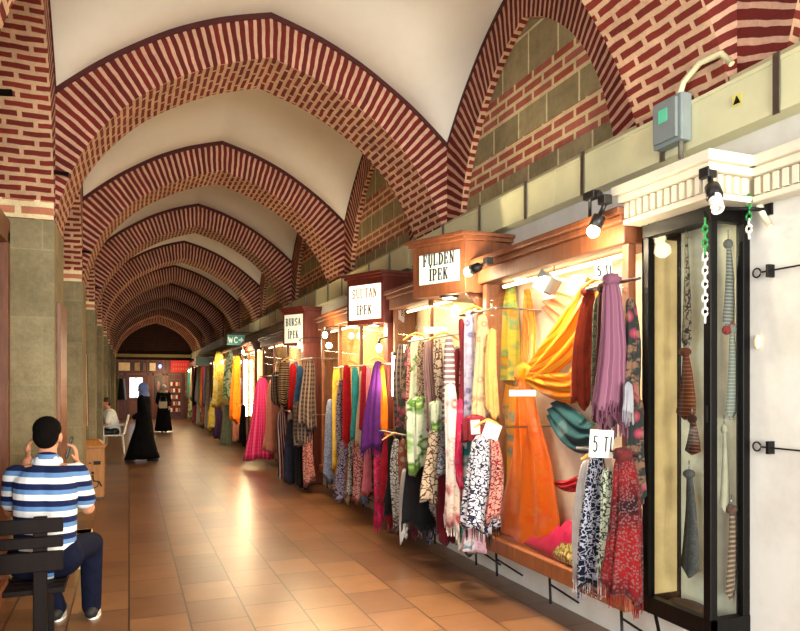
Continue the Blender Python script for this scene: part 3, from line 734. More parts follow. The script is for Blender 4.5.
# sign boxes with canted faces
def sign_box(A, B, xr, z0, z1, label, lines, lit, wood_, h, wch, plate=(.12, .85, .12, .8)):
    A, B = Vector((*A, 0)), Vector((*B, 0))
    t = thing('sign_box', label, 'sign', ((A.x+B.x)/2, (A.y+B.y)/2, z0))
    Ax, Ay, Bx, By = A.x, A.y, B.x, B.y
    poly = [(Ax, Ay), (Bx, By), (xr, By+.12), (xr, Ay)]
    MB().prism(poly, z0, z1).obj('box', wood_, t, .005)
    c = Vector(((Ax+Bx+2*xr)/4, (Ay+By+By+Ay)/4, 0))
    for (zz0, zz1, o) in ((z1, z1+.03, .03), (z1+.03, z1+.06, .055)):
        pl = []
        for (x, y) in poly:
            dx = -o if x < xr-.01 else 0; dy = (-o if y == Ay else o); pl.append((x+dx, y+dy))
        MB().prism(pl, zz0, zz1).obj('top_moulding', wood_, t, .004)
    # bracket wedge below towards the wall, with a round downlight
    ux = (A-B).normalized(); nrm = Vector((ux.y, -ux.x, 0)) ; nrm = nrm if nrm.x < 0 else -nrm
    # reader's right is towards A
    L = (A-B).length; H = z1-z0
    p0 = B+ux*L*plate[0]; p1 = B+ux*L*plate[1]; za, zb = z0+H*plate[2], z0+H*plate[3]
    def P(p, z, o): return Vector((p.x, p.y, z))+nrm*o
    m = MB(); 
    q = [P(p0, za, .012), P(p1, za, .012), P(p1, zb, .012), P(p0, zb, .012)]; qb = [P(p0, za, -.002), P(p1, za, -.002), P(p1, zb, -.002), P(p0, zb, -.002)]
    m.face(q)
    for j in range(4): m.face([qb[j], qb[(j+1) % 4], q[(j+1) % 4], q[j]])
    m.obj('sign_plate', E_SIGN if lit else emit('brightened_sign_plate', (232, 238, 224), .22), t)  # plates that are not lit get a faint added glow to look brighter
    W = (p1-p0).length
    for k, (s, f) in enumerate(lines):
        wc = wch; tw = sum((.62 if ch in 'Ii' else 1)*wc*1.0+.12*wc for ch in s)-.12*wc
        x0 = (W-tw)/2; zz = za+(zb-za)*f
        lettering(s, P(p0+ux*x0, zz, .013), ux, (0, 0, 1), nrm, h, wc, 'lettering', M_INK if not lit else plain('brown_sign_ink', (60, 36, 26), .7) if k else plain('pale_sign_ink', (176, 146, 116), .7), t, .12, .003)  # upper word drawn in a paler ink than the lower
    # downlight
    c = Vector(((Ax+Bx)/2+.10, (Ay+By)/2, z0)); 
    m = MB().lathe([(.075, 0), (.08, -.006), (.08, -.016), (.06, -.02)], tuple(c)); m.obj('downlight_ring', M_CHROME, t)
    MB().lathe([(.0005, -.017), (.06, -.0175)], tuple(c)).obj('downlight_lens', E_BULB, t)
    point('sign_downlight', tuple(c-Vector((0, 0, .07))), 5, WARM, .05)
    wd = MB(); wd.face([(Ax+.03, Ay+.04, z0), (xr, Ay+.04, z0), (xr, Ay+.04, z0-.38)]); wd.face([(Ax+.03, Ay+.07, z0), (xr, Ay+.07, z0-.38), (xr, Ay+.07, z0)])
    wd.face([(Ax+.03, Ay+.04, z0), (xr, Ay+.04, z0-.38), (xr, Ay+.07, z0-.38), (Ax+.03, Ay+.07, z0)]); wd.obj('bracket', wood_, t)
    return t
sign_box((2.43, 4.80), (2.20, 5.31), XR-.001, 2.28, 2.69, 'wooden sign box lettered FULDEN IPEK, the nearest of the sign boxes', [('FULDEN', .60), ('iPEK', .10)], False, W_ORANGE, .094, .050, (.15, .90, .24, .83))
sign_box((2.50, 6.84), (2.246, 7.32), XR-.001, 2.22, 2.71, 'glowing sign box with pale upper word over IPEK, second from the camera', [('SULTAN', .62), ('iPEK', .14)], True, W_RED, .10, .056, (.08, .93, .10, .86))
sign_box((2.58, 10.66), (2.32, 11.10), XR-.001, 2.20, 2.74, 'sign box lettered BURSA IPEK, third and smallest looking in the row', [('BURSA', .60), ('iPEK', .16)], False, W_RED, .12, .062, (.10, .90, .06, .90))

# end posts standing under the second and third sign boxes
for (y, lab) in ((6.80, 'tall reddish wooden partition below the second sign box'), (10.56, 'tall dark reddish wooden partition below the third sign box')):
    m = MB().box((2.53, y, .02), (XR-.002, y+.09, 2.22)); tag(m.obj('wooden_partition', W_RED, None, .006), lab, 'partition')

# hanging signs far away
def hang_sign(px0, px1, py0, py1, Y, mat, text, tm, label):
    a, b = PY(px0, py1, Y), PY(px1, py0, Y)
    t = thing('hanging_sign', label, 'sign', ((a.x+b.x)/2, Y, a.z))
    MB().box((a.x, Y, a.z), (b.x, Y+.04, b.z)).obj('plate', mat, t, .004)
    MB().tube([(a.x+.05, Y+.02, b.z+.06), (XR+.02, Y+.02, b.z+.06)], .01, 6).tube([(a.x+.08, Y+.02, b.z), (a.x+.08, Y+.02, b.z+.06)], .006, 6).tube([(b.x-.05, Y+.02, b.z), (b.x-.05, Y+.02, b.z+.06)], .006, 6).obj('rod', M_IRON, t)
    if text:
        w__ = (b.x-a.x)/4.2; lettering(text, (a.x+w__*.35, Y-.001, a.z+(b.z-a.z)*.22), (1, 0, 0), (0, 0, 1), (0, -1, 0), (b.z-a.z)*.56, w__, 'lettering', tm, t, .2)
    return t
hang_sign(227, 245, 335, 345, 16.6, plain('teal_sign', (20, 96, 92), .4), 'WC>', M_WHITEP, 'teal hanging sign reading WC with an arrow')
hang_sign(196, 210, 357, 366, 22.2, plain('dark_green_sign', (24, 70, 40), .4), '', None, 'small dark green hanging sign beyond the WC sign')

# ------------------------------------------------------------------ scarves
def scarf(px, yt, yb, wt, wb, X, mat, label, cat_='scarf', group=None, fringe=None, name='hanging_scarf', depth=.55, pleat=.16, skew=0, knot=False, k=None, loc=None):
    a = PX(px, yt, X); b = PX(px+skew, yb, X); zc = ZC(a)
    Wt, Wb, H = wt*zc/F, wb*zc/F, a.z-b.z
    wd = Vector((CS, -SN, 0)); wd = Matrix.Rotation(rnd.uniform(-.25, .25), 3, 'Z') @ wd; dd = Vector((-wd.y, wd.x, 0))
    n, R = 48, 16; kk = k or rnd.choice((5, 6, 7)); ph = rnd.uniform(0, 6.28); ph2 = rnd.uniform(0, 6.28)
    wavy = rnd.uniform(.0, .03)*min(1, H); rows, uvs = [], []
    per = math.pi*max(Wt, Wb)*.8
    for r in range(R+1):
        q = r/R; c = Vector((a.x, a.y, a.z)).lerp(b, q) + wd*math.sin(q*4+ph)*wavy
        e = q**.75; hw = (Wt*(1-e)+Wb*e)/2
        if q < .08: hw *= .72+q/.08*.28
        dp = max(.018, hw*depth)
        row = []; uvr = []
        for j in range(n):
            th = 2*math.pi*j/n; am = pleat*(.45+.55*q)
            rr = 1+am*1.3*math.sin(kk*th+ph+q*1.3)+am*.8*math.sin((kk*2+1)*th+ph2-q)
            z = c.z + (q**6)*min(.07, .09*H)*(math.sin(th+ph2)+.5*math.sin(3*th+ph))
            row.append(Vector((c.x, c.y, z))+wd*math.cos(th)*hw*rr+dd*math.sin(th)*dp*rr)
        rows.append(row); uvs.append([(j/n*per, q*H) for j in range(n+1)])
    m = MB()
    cap = [rows[0][j].lerp(sum(rows[0], Vector())/n, .75)+Vector((0, 0, .012)) for j in range(n)]
    bot = [rows[-1][j].lerp(sum(rows[-1], Vector())/n, .9)+Vector((0, 0, .02*H)) for j in range(n)]
    m.grid([cap]+rows+[bot], True, True, [uvs[0]]+uvs+[uvs[-1]])
    frm = fringe
    big = (H*F/zc) > 55
    if frm or (knot and big):
        o = thing(name, label, cat_, tuple(a), group); m.obj('cloth', mat, o)
        if frm:
            f = MB(); nf = max(8, int(wb*1.1)); fl = .07 if big else .06
            for j in range(nf*2):
                base = rows[-1][int(j/(nf*2)*n)].lerp(rows[-1][(int(j/(nf*2)*n)+1) % n], rnd.random()); e = base+Vector((rnd.uniform(-.006, .006), rnd.uniform(-.006, .006), -fl*rnd.uniform(.7, 1.1)))
                f.tube([base+Vector((0, 0, .01)), e], [.0035, .0022], 4)
            fo = f.obj('fringe', frm, o)
        if knot:
            kn = MB(); kn.ell(tuple(a+Vector((0, 0, .0))), (Wt*.62, Wt*.5, Wt*.42), 14)
            for v_i in range(len(kn.v)):
                v = Vector(kn.v[v_i]); d = v-a; kn.v[v_i] = tuple(a+d*(1+.12*math.sin(d.x*160)+.1*math.sin(d.z*190+d.y*120)))
            kn.obj('knot', mat, o)
        return o
    o = m.obj(name, mat); tag(o, label, cat_, group)
    return o
Fb = fabric
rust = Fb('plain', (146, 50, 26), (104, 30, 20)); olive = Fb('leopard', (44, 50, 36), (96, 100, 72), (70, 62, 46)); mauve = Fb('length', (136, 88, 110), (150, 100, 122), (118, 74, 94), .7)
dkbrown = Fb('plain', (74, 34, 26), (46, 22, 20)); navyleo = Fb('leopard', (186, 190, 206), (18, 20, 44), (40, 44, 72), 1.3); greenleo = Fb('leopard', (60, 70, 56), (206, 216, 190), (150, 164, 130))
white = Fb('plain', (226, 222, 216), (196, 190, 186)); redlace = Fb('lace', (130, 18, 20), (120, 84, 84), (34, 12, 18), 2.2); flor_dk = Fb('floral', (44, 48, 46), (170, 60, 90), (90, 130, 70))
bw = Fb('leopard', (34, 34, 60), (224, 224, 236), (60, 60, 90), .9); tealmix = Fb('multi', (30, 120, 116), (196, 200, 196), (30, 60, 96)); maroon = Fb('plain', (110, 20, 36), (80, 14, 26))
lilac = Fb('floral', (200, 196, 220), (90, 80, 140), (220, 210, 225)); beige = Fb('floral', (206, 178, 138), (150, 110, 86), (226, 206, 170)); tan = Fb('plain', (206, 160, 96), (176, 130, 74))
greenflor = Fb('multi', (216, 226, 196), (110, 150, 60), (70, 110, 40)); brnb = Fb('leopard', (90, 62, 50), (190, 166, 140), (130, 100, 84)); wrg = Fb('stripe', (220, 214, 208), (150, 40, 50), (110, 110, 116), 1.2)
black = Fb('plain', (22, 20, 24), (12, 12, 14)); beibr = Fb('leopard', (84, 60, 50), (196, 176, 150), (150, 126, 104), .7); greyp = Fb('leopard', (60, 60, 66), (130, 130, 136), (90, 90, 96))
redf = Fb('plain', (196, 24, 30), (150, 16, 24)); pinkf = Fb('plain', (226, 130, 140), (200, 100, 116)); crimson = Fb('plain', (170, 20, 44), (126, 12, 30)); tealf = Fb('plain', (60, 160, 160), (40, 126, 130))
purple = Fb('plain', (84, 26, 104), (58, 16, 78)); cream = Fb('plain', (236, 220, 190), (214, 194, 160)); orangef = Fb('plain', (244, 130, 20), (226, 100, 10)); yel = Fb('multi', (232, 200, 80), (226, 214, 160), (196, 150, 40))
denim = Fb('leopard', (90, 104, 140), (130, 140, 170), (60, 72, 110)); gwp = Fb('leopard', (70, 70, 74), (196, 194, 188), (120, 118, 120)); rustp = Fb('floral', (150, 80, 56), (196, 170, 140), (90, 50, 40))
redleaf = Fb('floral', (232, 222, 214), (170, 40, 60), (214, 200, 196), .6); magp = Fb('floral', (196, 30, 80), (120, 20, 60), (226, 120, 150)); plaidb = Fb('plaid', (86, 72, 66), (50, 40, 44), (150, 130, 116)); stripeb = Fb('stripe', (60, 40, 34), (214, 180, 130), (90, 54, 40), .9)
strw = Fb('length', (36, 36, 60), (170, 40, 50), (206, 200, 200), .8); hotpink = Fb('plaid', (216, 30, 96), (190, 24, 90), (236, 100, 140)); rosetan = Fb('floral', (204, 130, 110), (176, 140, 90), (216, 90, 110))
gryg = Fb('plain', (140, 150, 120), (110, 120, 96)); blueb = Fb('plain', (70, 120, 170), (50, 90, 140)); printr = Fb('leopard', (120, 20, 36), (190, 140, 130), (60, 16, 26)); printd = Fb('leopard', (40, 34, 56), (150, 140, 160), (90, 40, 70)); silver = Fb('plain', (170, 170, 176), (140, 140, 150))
G = 'scarves hung in front of the '
XF = 2.42
SC = [
 # upper cluster beside the showcase
 (588, 292, 398, 12, 20, 2.44, rust, 'rust brown scarf left of the long mauve scarf', None, {'knot': True, 'skew': -6}),
 (599, 298, 402, 10, 14, 2.42, olive, 'dark olive patterned scarf between the rust and the mauve scarves', None, {}),
 (605, 288, 420, 14, 16, 2.40, dkbrown, 'dark brown scarf knotted at the top left of the mauve scarf', None, {'knot': True, 'skew': -4}),
 (612, 280, 416, 16, 30, 2.36, mauve, 'long mauve pink scarf with fringe under the small price card', mauve, {'knot': True, 'skew': -1, 'k': 5}),
 (631, 300, 395, 10, 18, 2.46, flor_dk, 'dark floral scarf behind the mauve scarf beside the showcase', None, {}),
 (628, 384, 412, 8, 10, 2.38, silver, 'short grey fringed scarf end at the hem of the mauve scarf', silver, {}),
 (636, 400, 508, 16, 16, 2.50, flor_dk, 'dark grey scarf with pink and green flowers against the showcase', None, {}),
 # lower cluster
 (585, 462, 572, 10, 17, 2.42, white, 'white scarf at the left of the lower cluster beside the showcase', white, {'skew': -3}),
 (596, 455, 575, 15, 26, 2.37, navyleo, 'navy and white leopard print scarf under the price card, lower cluster', navyleo, {'skew': -4}),
 (608, 470, 572, 10, 17, 2.34, greenleo, 'pale green leopard print scarf with white fringe, lower cluster', white, {'skew': -1}),
 (624, 455, 588, 18, 34, 2.36, redlace, 'red netted scarf with fringe hanging lowest beside the showcase', redlace, {'knot': True, 'k': 6}),
 # left of window one
 (470, 312, 420, 9, 12, 2.44, lilac, 'lilac floral scarf on a hanger at the left end of the orange scarf window', None, {}),
 (481, 316, 425, 10, 15, 2.46, beige, 'beige floral scarf on a hanger at the left end of the orange scarf window', None, {}),
 (462, 320, 420, 6, 8, 2.40, maroon, 'narrow maroon scarf beside the lilac floral scarf', None, {}),
 (492, 330, 415, 8, 12, 2.50, tan, 'plain tan scarf behind the beige floral scarf', None, {}),
 (466, 418, 545, 12, 20, 2.44, tealmix, 'teal and blue patchy scarf left of the black and white print scarf', None, {'skew': 2}),
 (475, 416, 440, 20, 24, 2.40, maroon, 'short dark red scarf bunched above the black and white print scarf', None, {}),
 (484, 436, 524, 22, 34, 2.34, bw, 'white and black leopard print shawl with a dark hem under a price card', black, {'skew': -3}),
 (494, 436, 516, 8, 14, 2.36, printr, 'dark red print scarf at the right edge of the black and white print shawl', None, {}),
 (474, 520, 552, 16, 22, 2.42, Fb('multi', (216, 170, 190), (60, 130, 140), (226, 220, 220)), 'pink and teal scarf end hanging lowest under the print shawl', None, {}),
 # cluster under first sign
 (414, 338, 440, 8, 12, 2.42, greenflor, 'white scarf with green flowers under the first sign box, leftmost on its hanger', None, {}),
 (423, 342, 430, 7, 10, 2.40, brnb, 'brown and beige print scarf hung under the first sign box', None, {}),
 (431, 342, 438, 8, 12, 2.38, Fb('length', (150, 110, 110), (196, 170, 160), (110, 76, 80)), 'dusty pink striped scarf hung under the first sign box', None, {}),
 (440, 340, 428, 8, 10, 2.36, beibr, 'beige brown print scarf right of the dusty pink striped scarf', None, {}),
 (449, 338, 420, 8, 13, 2.36, wrg, 'white, red and grey banded scarf under the first sign box', None, {}),
 (456, 350, 415, 6, 8, 2.42, maroon, 'dark wine scarf between the banded scarf and the lilac one', None, {}),
 (420, 398, 468, 26, 18, 2.34, greenflor, 'bunched shawl with large green flowers in front of the black shawl', None, {'pleat': .25}),
 (437, 402, 432, 16, 10, 2.33, greenflor, 'second green flowered shawl end bunched on the right', None, {'pleat': .25}),
 (452, 385, 528, 11, 15, 2.32, redleaf, 'long white scarf with red leaves hanging down from the first sign box', redleaf, {}),
 (459, 400, 490, 5, 8, 2.36, magp, 'narrow magenta floral scarf beside the long white scarf with red leaves', None, {}),
 (418, 438, 522, 18, 30, 2.36, black, 'wide plain black shawl in the lower row under the first sign box', black, {}),
 (434, 430, 498, 14, 20, 2.31, beibr, 'beige and brown print shawl over the black shawl', None, {'skew': -2}),
 (445, 425, 472, 10, 14, 2.34, greyp, 'grey print scarf between the beige print shawl and the white one', None, {}),
 (445, 468, 538, 12, 16, 2.40, maroon, 'dark red shawl hanging behind the grey print scarf', None, {}),
 (380, 438, 520, 8, 12, 2.40, magp, 'magenta floral scarf at the left end of the lower row', magp, {}),
 (386, 436, 508, 7, 11, 2.40, crimson, 'crimson scarf next to the magenta floral one in the lower row', None, {}),
 (391, 436, 512, 7, 12, 2.38, black, 'narrow black scarf between the crimson and the grey print scarves', None, {}),
 (397, 440, 526, 7, 12, 2.36, gwp, 'grey and white print scarf in the lower row', None, {}),
 (404, 440, 505, 7, 10, 2.36, rustp, 'rust and cream print scarf in the lower row', None, {}),
 (404, 470, 537, 6, 7, 2.34, white, 'narrow white scarf hanging lowest left of the black shawl', None, {}),
 # second sign window
 (337, 368, 470, 7, 9, 2.44, yel, 'yellow and cream scarf at the left of the red scarf', None, {}),
 (331, 400, 478, 8, 14, 2.44, denim, 'denim blue print shawl at the far end of the second sign window', None, {}),
 (341, 380, 455, 5, 9, 2.42, printd, 'dark purple print scarf between the yellow and the red scarves', None, {}),
 (347, 366, 442, 7, 9, 2.40, redf, 'plain bright red scarf under the second sign box', redf, {}),
 (355, 368, 438, 6, 9, 2.40, tealf, 'plain teal scarf under the second sign box', tealf, {}),
 (360, 372, 440, 4, 6, 2.42, cream, 'plain cream scarf between the teal and crimson scarves', None, {}),
 (364, 366, 432, 5, 8, 2.40, crimson, 'plain crimson scarf under the second sign box', None, {}),
 (369, 368, 425, 5, 7, 2.42, pinkf, 'plain pink scarf left of the purple scarf', None, {}),
 (376, 362, 444, 8, 24, 2.36, purple, 'plain purple scarf with fringe under the second sign box', purple, {}),
 (383, 366, 432, 4, 7, 2.42, orangef, 'plain orange scarf behind the purple scarf', None, {}),
 (344, 440, 498, 9, 12, 2.42, printd, 'dark print scarf hanging below the red scarf', None, {}),
 (352, 442, 492, 7, 10, 2.44, gwp, 'grey print scarf hanging below the teal scarf', None, {}),
 (359, 440, 498, 9, 12, 2.42, printr, 'dark red print scarf hanging below the crimson scarf', None, {}),
 (369, 446, 492, 9, 12, 2.48, pinkf, 'pale pink scarf inside the window below the purple scarf', None, {}),
 # third sign
 (276, 372, 405, 7, 10, 2.42, plaidb, 'small dark plaid scarf at the far end of the third sign window', None, {}),
 (285, 358, 402, 9, 11, 2.38, stripeb, 'brown and cream striped scarf under the third sign box', None, {}),
 (293, 364, 408, 6, 9, 2.38, redf, 'red scarf under the third sign box', None, {}),
 (299, 366, 404, 5, 8, 2.38, blueb, 'light blue scarf under the third sign box', None, {}),
 (308, 360, 425, 9, 16, 2.36, plaidb, 'brown plaid shawl hanging beside the light blue scarf', None, {}),
 (303, 402, 445, 22, 14, 2.32, plaidb, 'large grey brown plaid shawl draped to a point', None, {'pleat': .22}),
 (283, 412, 482, 8, 12, 2.40, strw, 'navy, red and white striped shawl in the lower row', strw, {}),
 (291, 420, 480, 8, 12, 2.38, Fb('plain', (54, 58, 82), (36, 40, 60)), 'slate blue shawl in the lower row', None, {}),
 (302, 440, 487, 9, 12, 2.38, black, 'black shawl hanging under the draped plaid one', None, {}),
 (309, 430, 482, 8, 11, 2.40, printr, 'dark red print shawl under the third sign box', None, {}),
 (262, 378, 456, 8, 30, 2.36, hotpink, 'hot pink checked shawl spread on a hanger', None, {'pleat': .2}),
 (274, 380, 452, 7, 20, 2.40, rosetan, 'rose and tan floral shawl right of the hot pink one', None, {'pleat': .2}),
]
for s in SC:
    px, yt, yb, wt, wb, X, mat, lab, fr, kw = s
    grp = G + ('tie showcase end' if px > 570 else 'first sign window' if px >= 377 else 'second sign window' if px > 325 else 'third sign window')
    scarf(px, yt, yb, wt, wb, X, mat, lab, group=grp, fringe=fr, **kw)
# far clusters: look-alikes share a label
far_mats = [yel, greenflor, orangef, pinkf, gryg, cream, denim, rustp, magp, white, lilac, beige, tealf, redf]
for (px, yt, yb, wt, wb, mat, lab) in [
 (220, 352, 405, 8, 14, yel, 'yellow shawl hanging near the top of the bright window beyond the WC sign'),
 (229, 352, 400, 7, 10, greenflor, 'pale green and white shawl right of the yellow shawl'),
 (236, 356, 420, 6, 10, orangef, 'orange shawl at the near end of the bright window beyond the WC sign'),
 (213, 400, 428, 5, 9, yel, 'small yellow shawl hanging low on the left of the bright window'),
 (218, 402, 438, 5, 8, Fb('plain', (84, 50, 92), (56, 34, 66)), 'dark plum shawl in the lower row beyond the WC sign'),
 (226, 405, 445, 6, 11, gryg, 'grey green shawl in the lower row beyond the WC sign'),
 (236, 412, 440, 5, 8, rosetan, 'rose floral shawl in the lower row beyond the WC sign'),
 (243, 405, 444, 4, 7, black, 'black garment hanging low between the bright window and the pink shawl')]:
    scarf(px, yt, yb, wt, wb, 2.38, mat, lab, group='shawls at the bright window beyond the WC sign')
for k in range(12):
    px = 187+k*2.1; mt = [rustp, tealf, cream, printr, black, white, gryg, orangef, maroon, denim, beige, plaidb][k]
    scarf(px, 368+rnd.uniform(-2, 3)-(k*.5), 398+rnd.uniform(-3, 4)+k*.8, 2.5, 3.6, 2.40, mt, 'small garment hanging in the far windows near the end wall', group='garments at the far windows')
    if k % 2: scarf(px+1, 398, 418+k*1.1, 2.5, 4.0, 2.42, far_mats[k], 'small garment hanging in the far windows near the end wall', group='garments at the far windows')

# hanging rails and hangers
def rail(x0p, x1p, yp, X, label):
    a, b = PX(x0p, yp, X), PX(x1p, yp, X); z = (a.z+b.z)/2
    a.z = b.z = z
    t = thing('hanging_rail', label, 'rail', tuple(a))
    MB().tube([a, b], .009, 8).obj('bar', M_CHROME, t)
    for p in (a, b):
        yy = max(p.y, 3.12) if x1p > 600 else p.y
        MB().tube([(X, yy, z), (XR if x1p < 600 else 2.57, yy, z)], .007, 6).obj('arm', M_CHROME, t)
rail(586, 640, 284, 2.40, 'upper steel rail carrying the mauve scarf')
rail(577, 640, 452, 2.38, 'lower steel rail carrying the leopard and red netted scarves')
rail(460, 496, 312, 2.44, 'steel rail carrying the lilac and beige floral scarves')
rail(462, 500, 425, 2.38, 'steel rail carrying the black and white print shawl')
rail(408, 462, 338, 2.40, 'upper steel rail under the first sign box')
rail(377, 450, 436, 2.38, 'lower steel rail under the first sign box')
rail(334, 386, 366, 2.41, 'upper steel rail under the second sign box')
rail(340, 374, 440, 2.43, 'lower steel rail under the second sign box')
rail(274, 312, 361, 2.39, 'upper steel rail under the third sign box')
rail(280, 312, 412, 2.39, 'lower steel rail under the third sign box')
rail(258, 279, 376, 2.38, 'short steel rail carrying the hot pink shawl')
rail(211, 246, 352, 2.39, 'steel rail of the bright window beyond the WC sign')
rail(184, 213, 367, 2.40, 'steel rail of the far windows near the end wall')
rail(208, 246, 402, 2.40, 'lower steel rail of the bright window beyond the WC sign')
def hanger(px, py, X, wpx, label, group='wooden hangers on the scarf rails'):
    c = PX(px, py, X); wd = Vector((CS, -SN, 0)); L = wpx*ZC(c)/F/2
    t = thing('coat_hanger', label, 'hanger', tuple(c), group)
    MB().tube([c-wd*L-Vector((0, 0, L*.55)), c-wd*L*.5-Vector((0, 0, L*.2)), c, c+wd*L*.5-Vector((0, 0, L*.2)), c+wd*L-Vector((0, 0, L*.55))], [.006, .010, .012, .010, .006], 8).obj('shoulder', W_HANG, t)
    MB().tube([c, c+Vector((0, 0, .05)), c+wd*.015+Vector((0, 0, .07)), c+wd*.03+Vector((0, 0, .055))], .003, 6).obj('hook', M_CHROME, t)
for (px, py, X, wp, lab) in [(600, 278, 2.40, 36, 'pale wooden hanger above the mauve scarf'), (606, 446, 2.38, 50, 'pale wooden hanger above the leopard print scarf'), (474, 306, 2.44, 26, 'pale wooden hanger above the lilac floral scarf'),
    (416, 333, 2.40, 26, 'pale wooden hanger above the green flowered scarf'), (444, 332, 2.38, 30, 'pale wooden hanger above the banded scarf'), (395, 433, 2.38, 26, 'pale wooden hanger above the grey and white print scarf'),
    (350, 361, 2.41, 18, 'pale wooden hanger above the red scarf'), (377, 357, 2.38, 18, 'pale wooden hanger above the purple scarf'), (488, 420, 2.36, 28, 'pale wooden hanger above the black and white print shawl'), (290, 357, 2.39, 18, 'pale wooden hanger above the striped scarf at the third sign')]:
    hanger(px, py, X, wp, lab)
# price cards
def card(x0, x1, y0, y1, X, text, label, tilt=0):
    a, b = PX(x0, y1, X), PX(x1, y0, X); zc = ZC(a); W, H = (x1-x0)*zc/F, (y1-y0)*zc/F
    wd = Vector((CS, -SN, 0)); nm = Vector((-SN, -CS, 0)); c = (a+b)/2
    up = Vector((0, 0, 1)); wd2 = (wd*math.cos(tilt)+up*math.sin(tilt)); up2 = (up*math.cos(tilt)-wd*math.sin(tilt))
    t = thing('price_card', label, 'price card', tuple(c))
    m = MB(); M = Matrix(((wd2.x, nm.x, up2.x, c.x), (wd2.y, nm.y, up2.y, c.y), (wd2.z, nm.z, up2.z, c.z), (0, 0, 0, 1)))
    m.box((-W/2, -.002, -H/2), (W/2, .002, H/2), M); m.obj('card', M_PAPER, t)
    if text:
        ch = W*.25; lettering(text, c-wd2*W*.38-up2*H*.30+nm*.004, wd2, up2, nm, H*.6, ch, 'lettering', M_INK, t, .1, .002, 1.5)
card(595, 612, 262, 279, 2.34, '5 tl', 'small white card reading 5 TL above the mauve scarf', .08)
card(590, 613, 430, 457, 2.30, '5 tl', 'larger white card reading 5 TL on the lower cluster', -.06)
card(484, 500, 423, 438, 2.30, '', 'blank looking white price card on the black and white print shawl', -.35)
card(471, 480, 420, 434, 2.33, '', 'small white tag left of the price card on the print shawl', .05)
card(425, 447, 327, 333, 2.33, '', 'narrow white label strip under the first sign box')
card(510, 536, 390, 396, 2.50, '', 'narrow white label strip under the knot of the orange scarf')

# ------------------------------------------------------------------ goods inside window one
def drape(name, pts, widths, mat, label, cat_='scarf', depth=.03, parent=None, pleats=6, amp=.018, X=None):
    """cloth ribbon through pixel points (px, py) on plane X (or per point X); widths in pixels"""
    P3 = [PX(p[0], p[1], p[2] if len(p) > 2 else X) for p in pts]
    path = cat([(*p, w_) for p, w_ in zip(P3, widths)], 7)
    rows, uvs = [], []; L = 0; n = 18
    for k, q in enumerate(path):
        c = Vector(q[:3]); a = Vector(path[max(0, k-1)][:3]); b = Vector(path[min(len(path)-1, k+1)][:3]); t = (b-a).normalized()
        out = Vector((-1, 0, 0)); sd = t.cross(out).normalized(); hw = q[3]*ZC(c)/F/2
        if k: L += (c-Vector(path[k-1][:3])).length
        row = []; sd = Vector((sd.x, sd.y*ZC(c)/c.x*.92, sd.z))
        for j in range(n):
            s_ = -1+2*j/(n-1); am = min(amp, hw*.45)
            row.append(c+sd*hw*s_+out*(am*math.sin(s_*pleats*1.57+k*.05)+depth*(1-s_*s_)))
        back = [p-out*.006 for p in reversed(row)]
        rows.append(row+back); uvs.append([(hw*(1+(-1+2*j/(n-1))), L) for j in range(n)]+[(hw*2, L)]*(n+1))
    m = MB(); i0 = m.grid(rows, True, True, uvs)
    N_ = len(rows[0]); 
    o = m.obj(name, mat, parent)
    if parent is None: tag(o, label, cat_)
    return o
silk = Fb('floral', (255, 112, 6), (252, 90, 2), (255, 150, 40), .5, .38); silky = Fb('length', (255, 138, 14), (255, 100, 4), (255, 180, 50), .6, .35)
Xi = 2.68
o = thing('orange_scarf', 'large orange silk scarf knotted and spread across the nearest shop window', 'scarf', tuple(PX(530, 375, Xi)))
drape('upper_swag', [(600, 285, 2.76), (572, 330, 2.72), (545, 362, 2.66), (528, 376, 2.62)], [34, 40, 30, 16], silky, '', depth=.03, parent=o)
drape('side_swag', [(600, 350, 2.74), (578, 385, 2.70), (552, 386, 2.66), (530, 378, 2.62)], [52, 34, 26, 14], silky, '', depth=.03, parent=o)
drape('top_strand', [(527, 290, 2.76), (529, 330, 2.72), (527, 372, 2.64)], [5, 12, 12], silky, '', depth=.02, parent=o)
drape('hanging_fall', [(526, 378, 2.62), (528, 420, 2.63), (531, 470, 2.66), (527, 545, 2.70)], [12, 28, 50, 80], silk, '', depth=.04, parent=o, pleats=7, amp=.022)
kn = MB(); c = PX(524, 374, 2.61); kn.ell(tuple(c), (.05, .10, .075), 26)
for i_ in range(len(kn.v)):
    v = Vector(kn.v[i_]); d = v-c; kn.v[i_] = tuple(c+d*(1+.13*math.sin(d.y*140+d.z*90)+.06*math.sin(d.z*260)))
kn.obj('knot', silky, o)
multi = Fb('multi', (232, 150, 50), (214, 120, 60), (90, 130, 130), .8); multi2 = Fb('multi', (226, 196, 70), (236, 130, 30), (110, 160, 110), .9)
drape('patterned_scarf', [(507, 262, 2.78), (508, 320, 2.76), (505, 380, 2.74)], [8, 20, 30], multi2, 'yellow, orange and green patterned scarf hanging left of the orange knot')
drape('patterned_scarf', [(512, 385, 2.76), (504, 450, 2.77), (500, 530, 2.78)], [16, 34, 48], multi, 'orange and grey patterned scarf falling left of the orange scarf')
drape('patterned_scarf', [(548, 300, 2.79), (585, 330, 2.79), (596, 380, 2.79)], [20, 40, 30], Fb('plain', (240, 150, 110), (226, 126, 90)), 'salmon coloured scarf behind the orange swags')
drape('teal_scarf', [(553, 408, 2.74), (566, 424, 2.70), (580, 436, 2.70), (594, 436, 2.72)], [22, 34, 36, 24], Fb('plain', (30, 76, 88), (20, 54, 66)), 'dark teal scarf folded right of the orange scarf')
drape('red_scarf', [(556, 483, 2.76), (568, 486, 2.72), (582, 482, 2.74)], [4, 12, 16], Fb('floral', (190, 20, 40), (226, 60, 80), (140, 10, 30)), 'small crimson folded scarf on the back panel below the teal scarf')
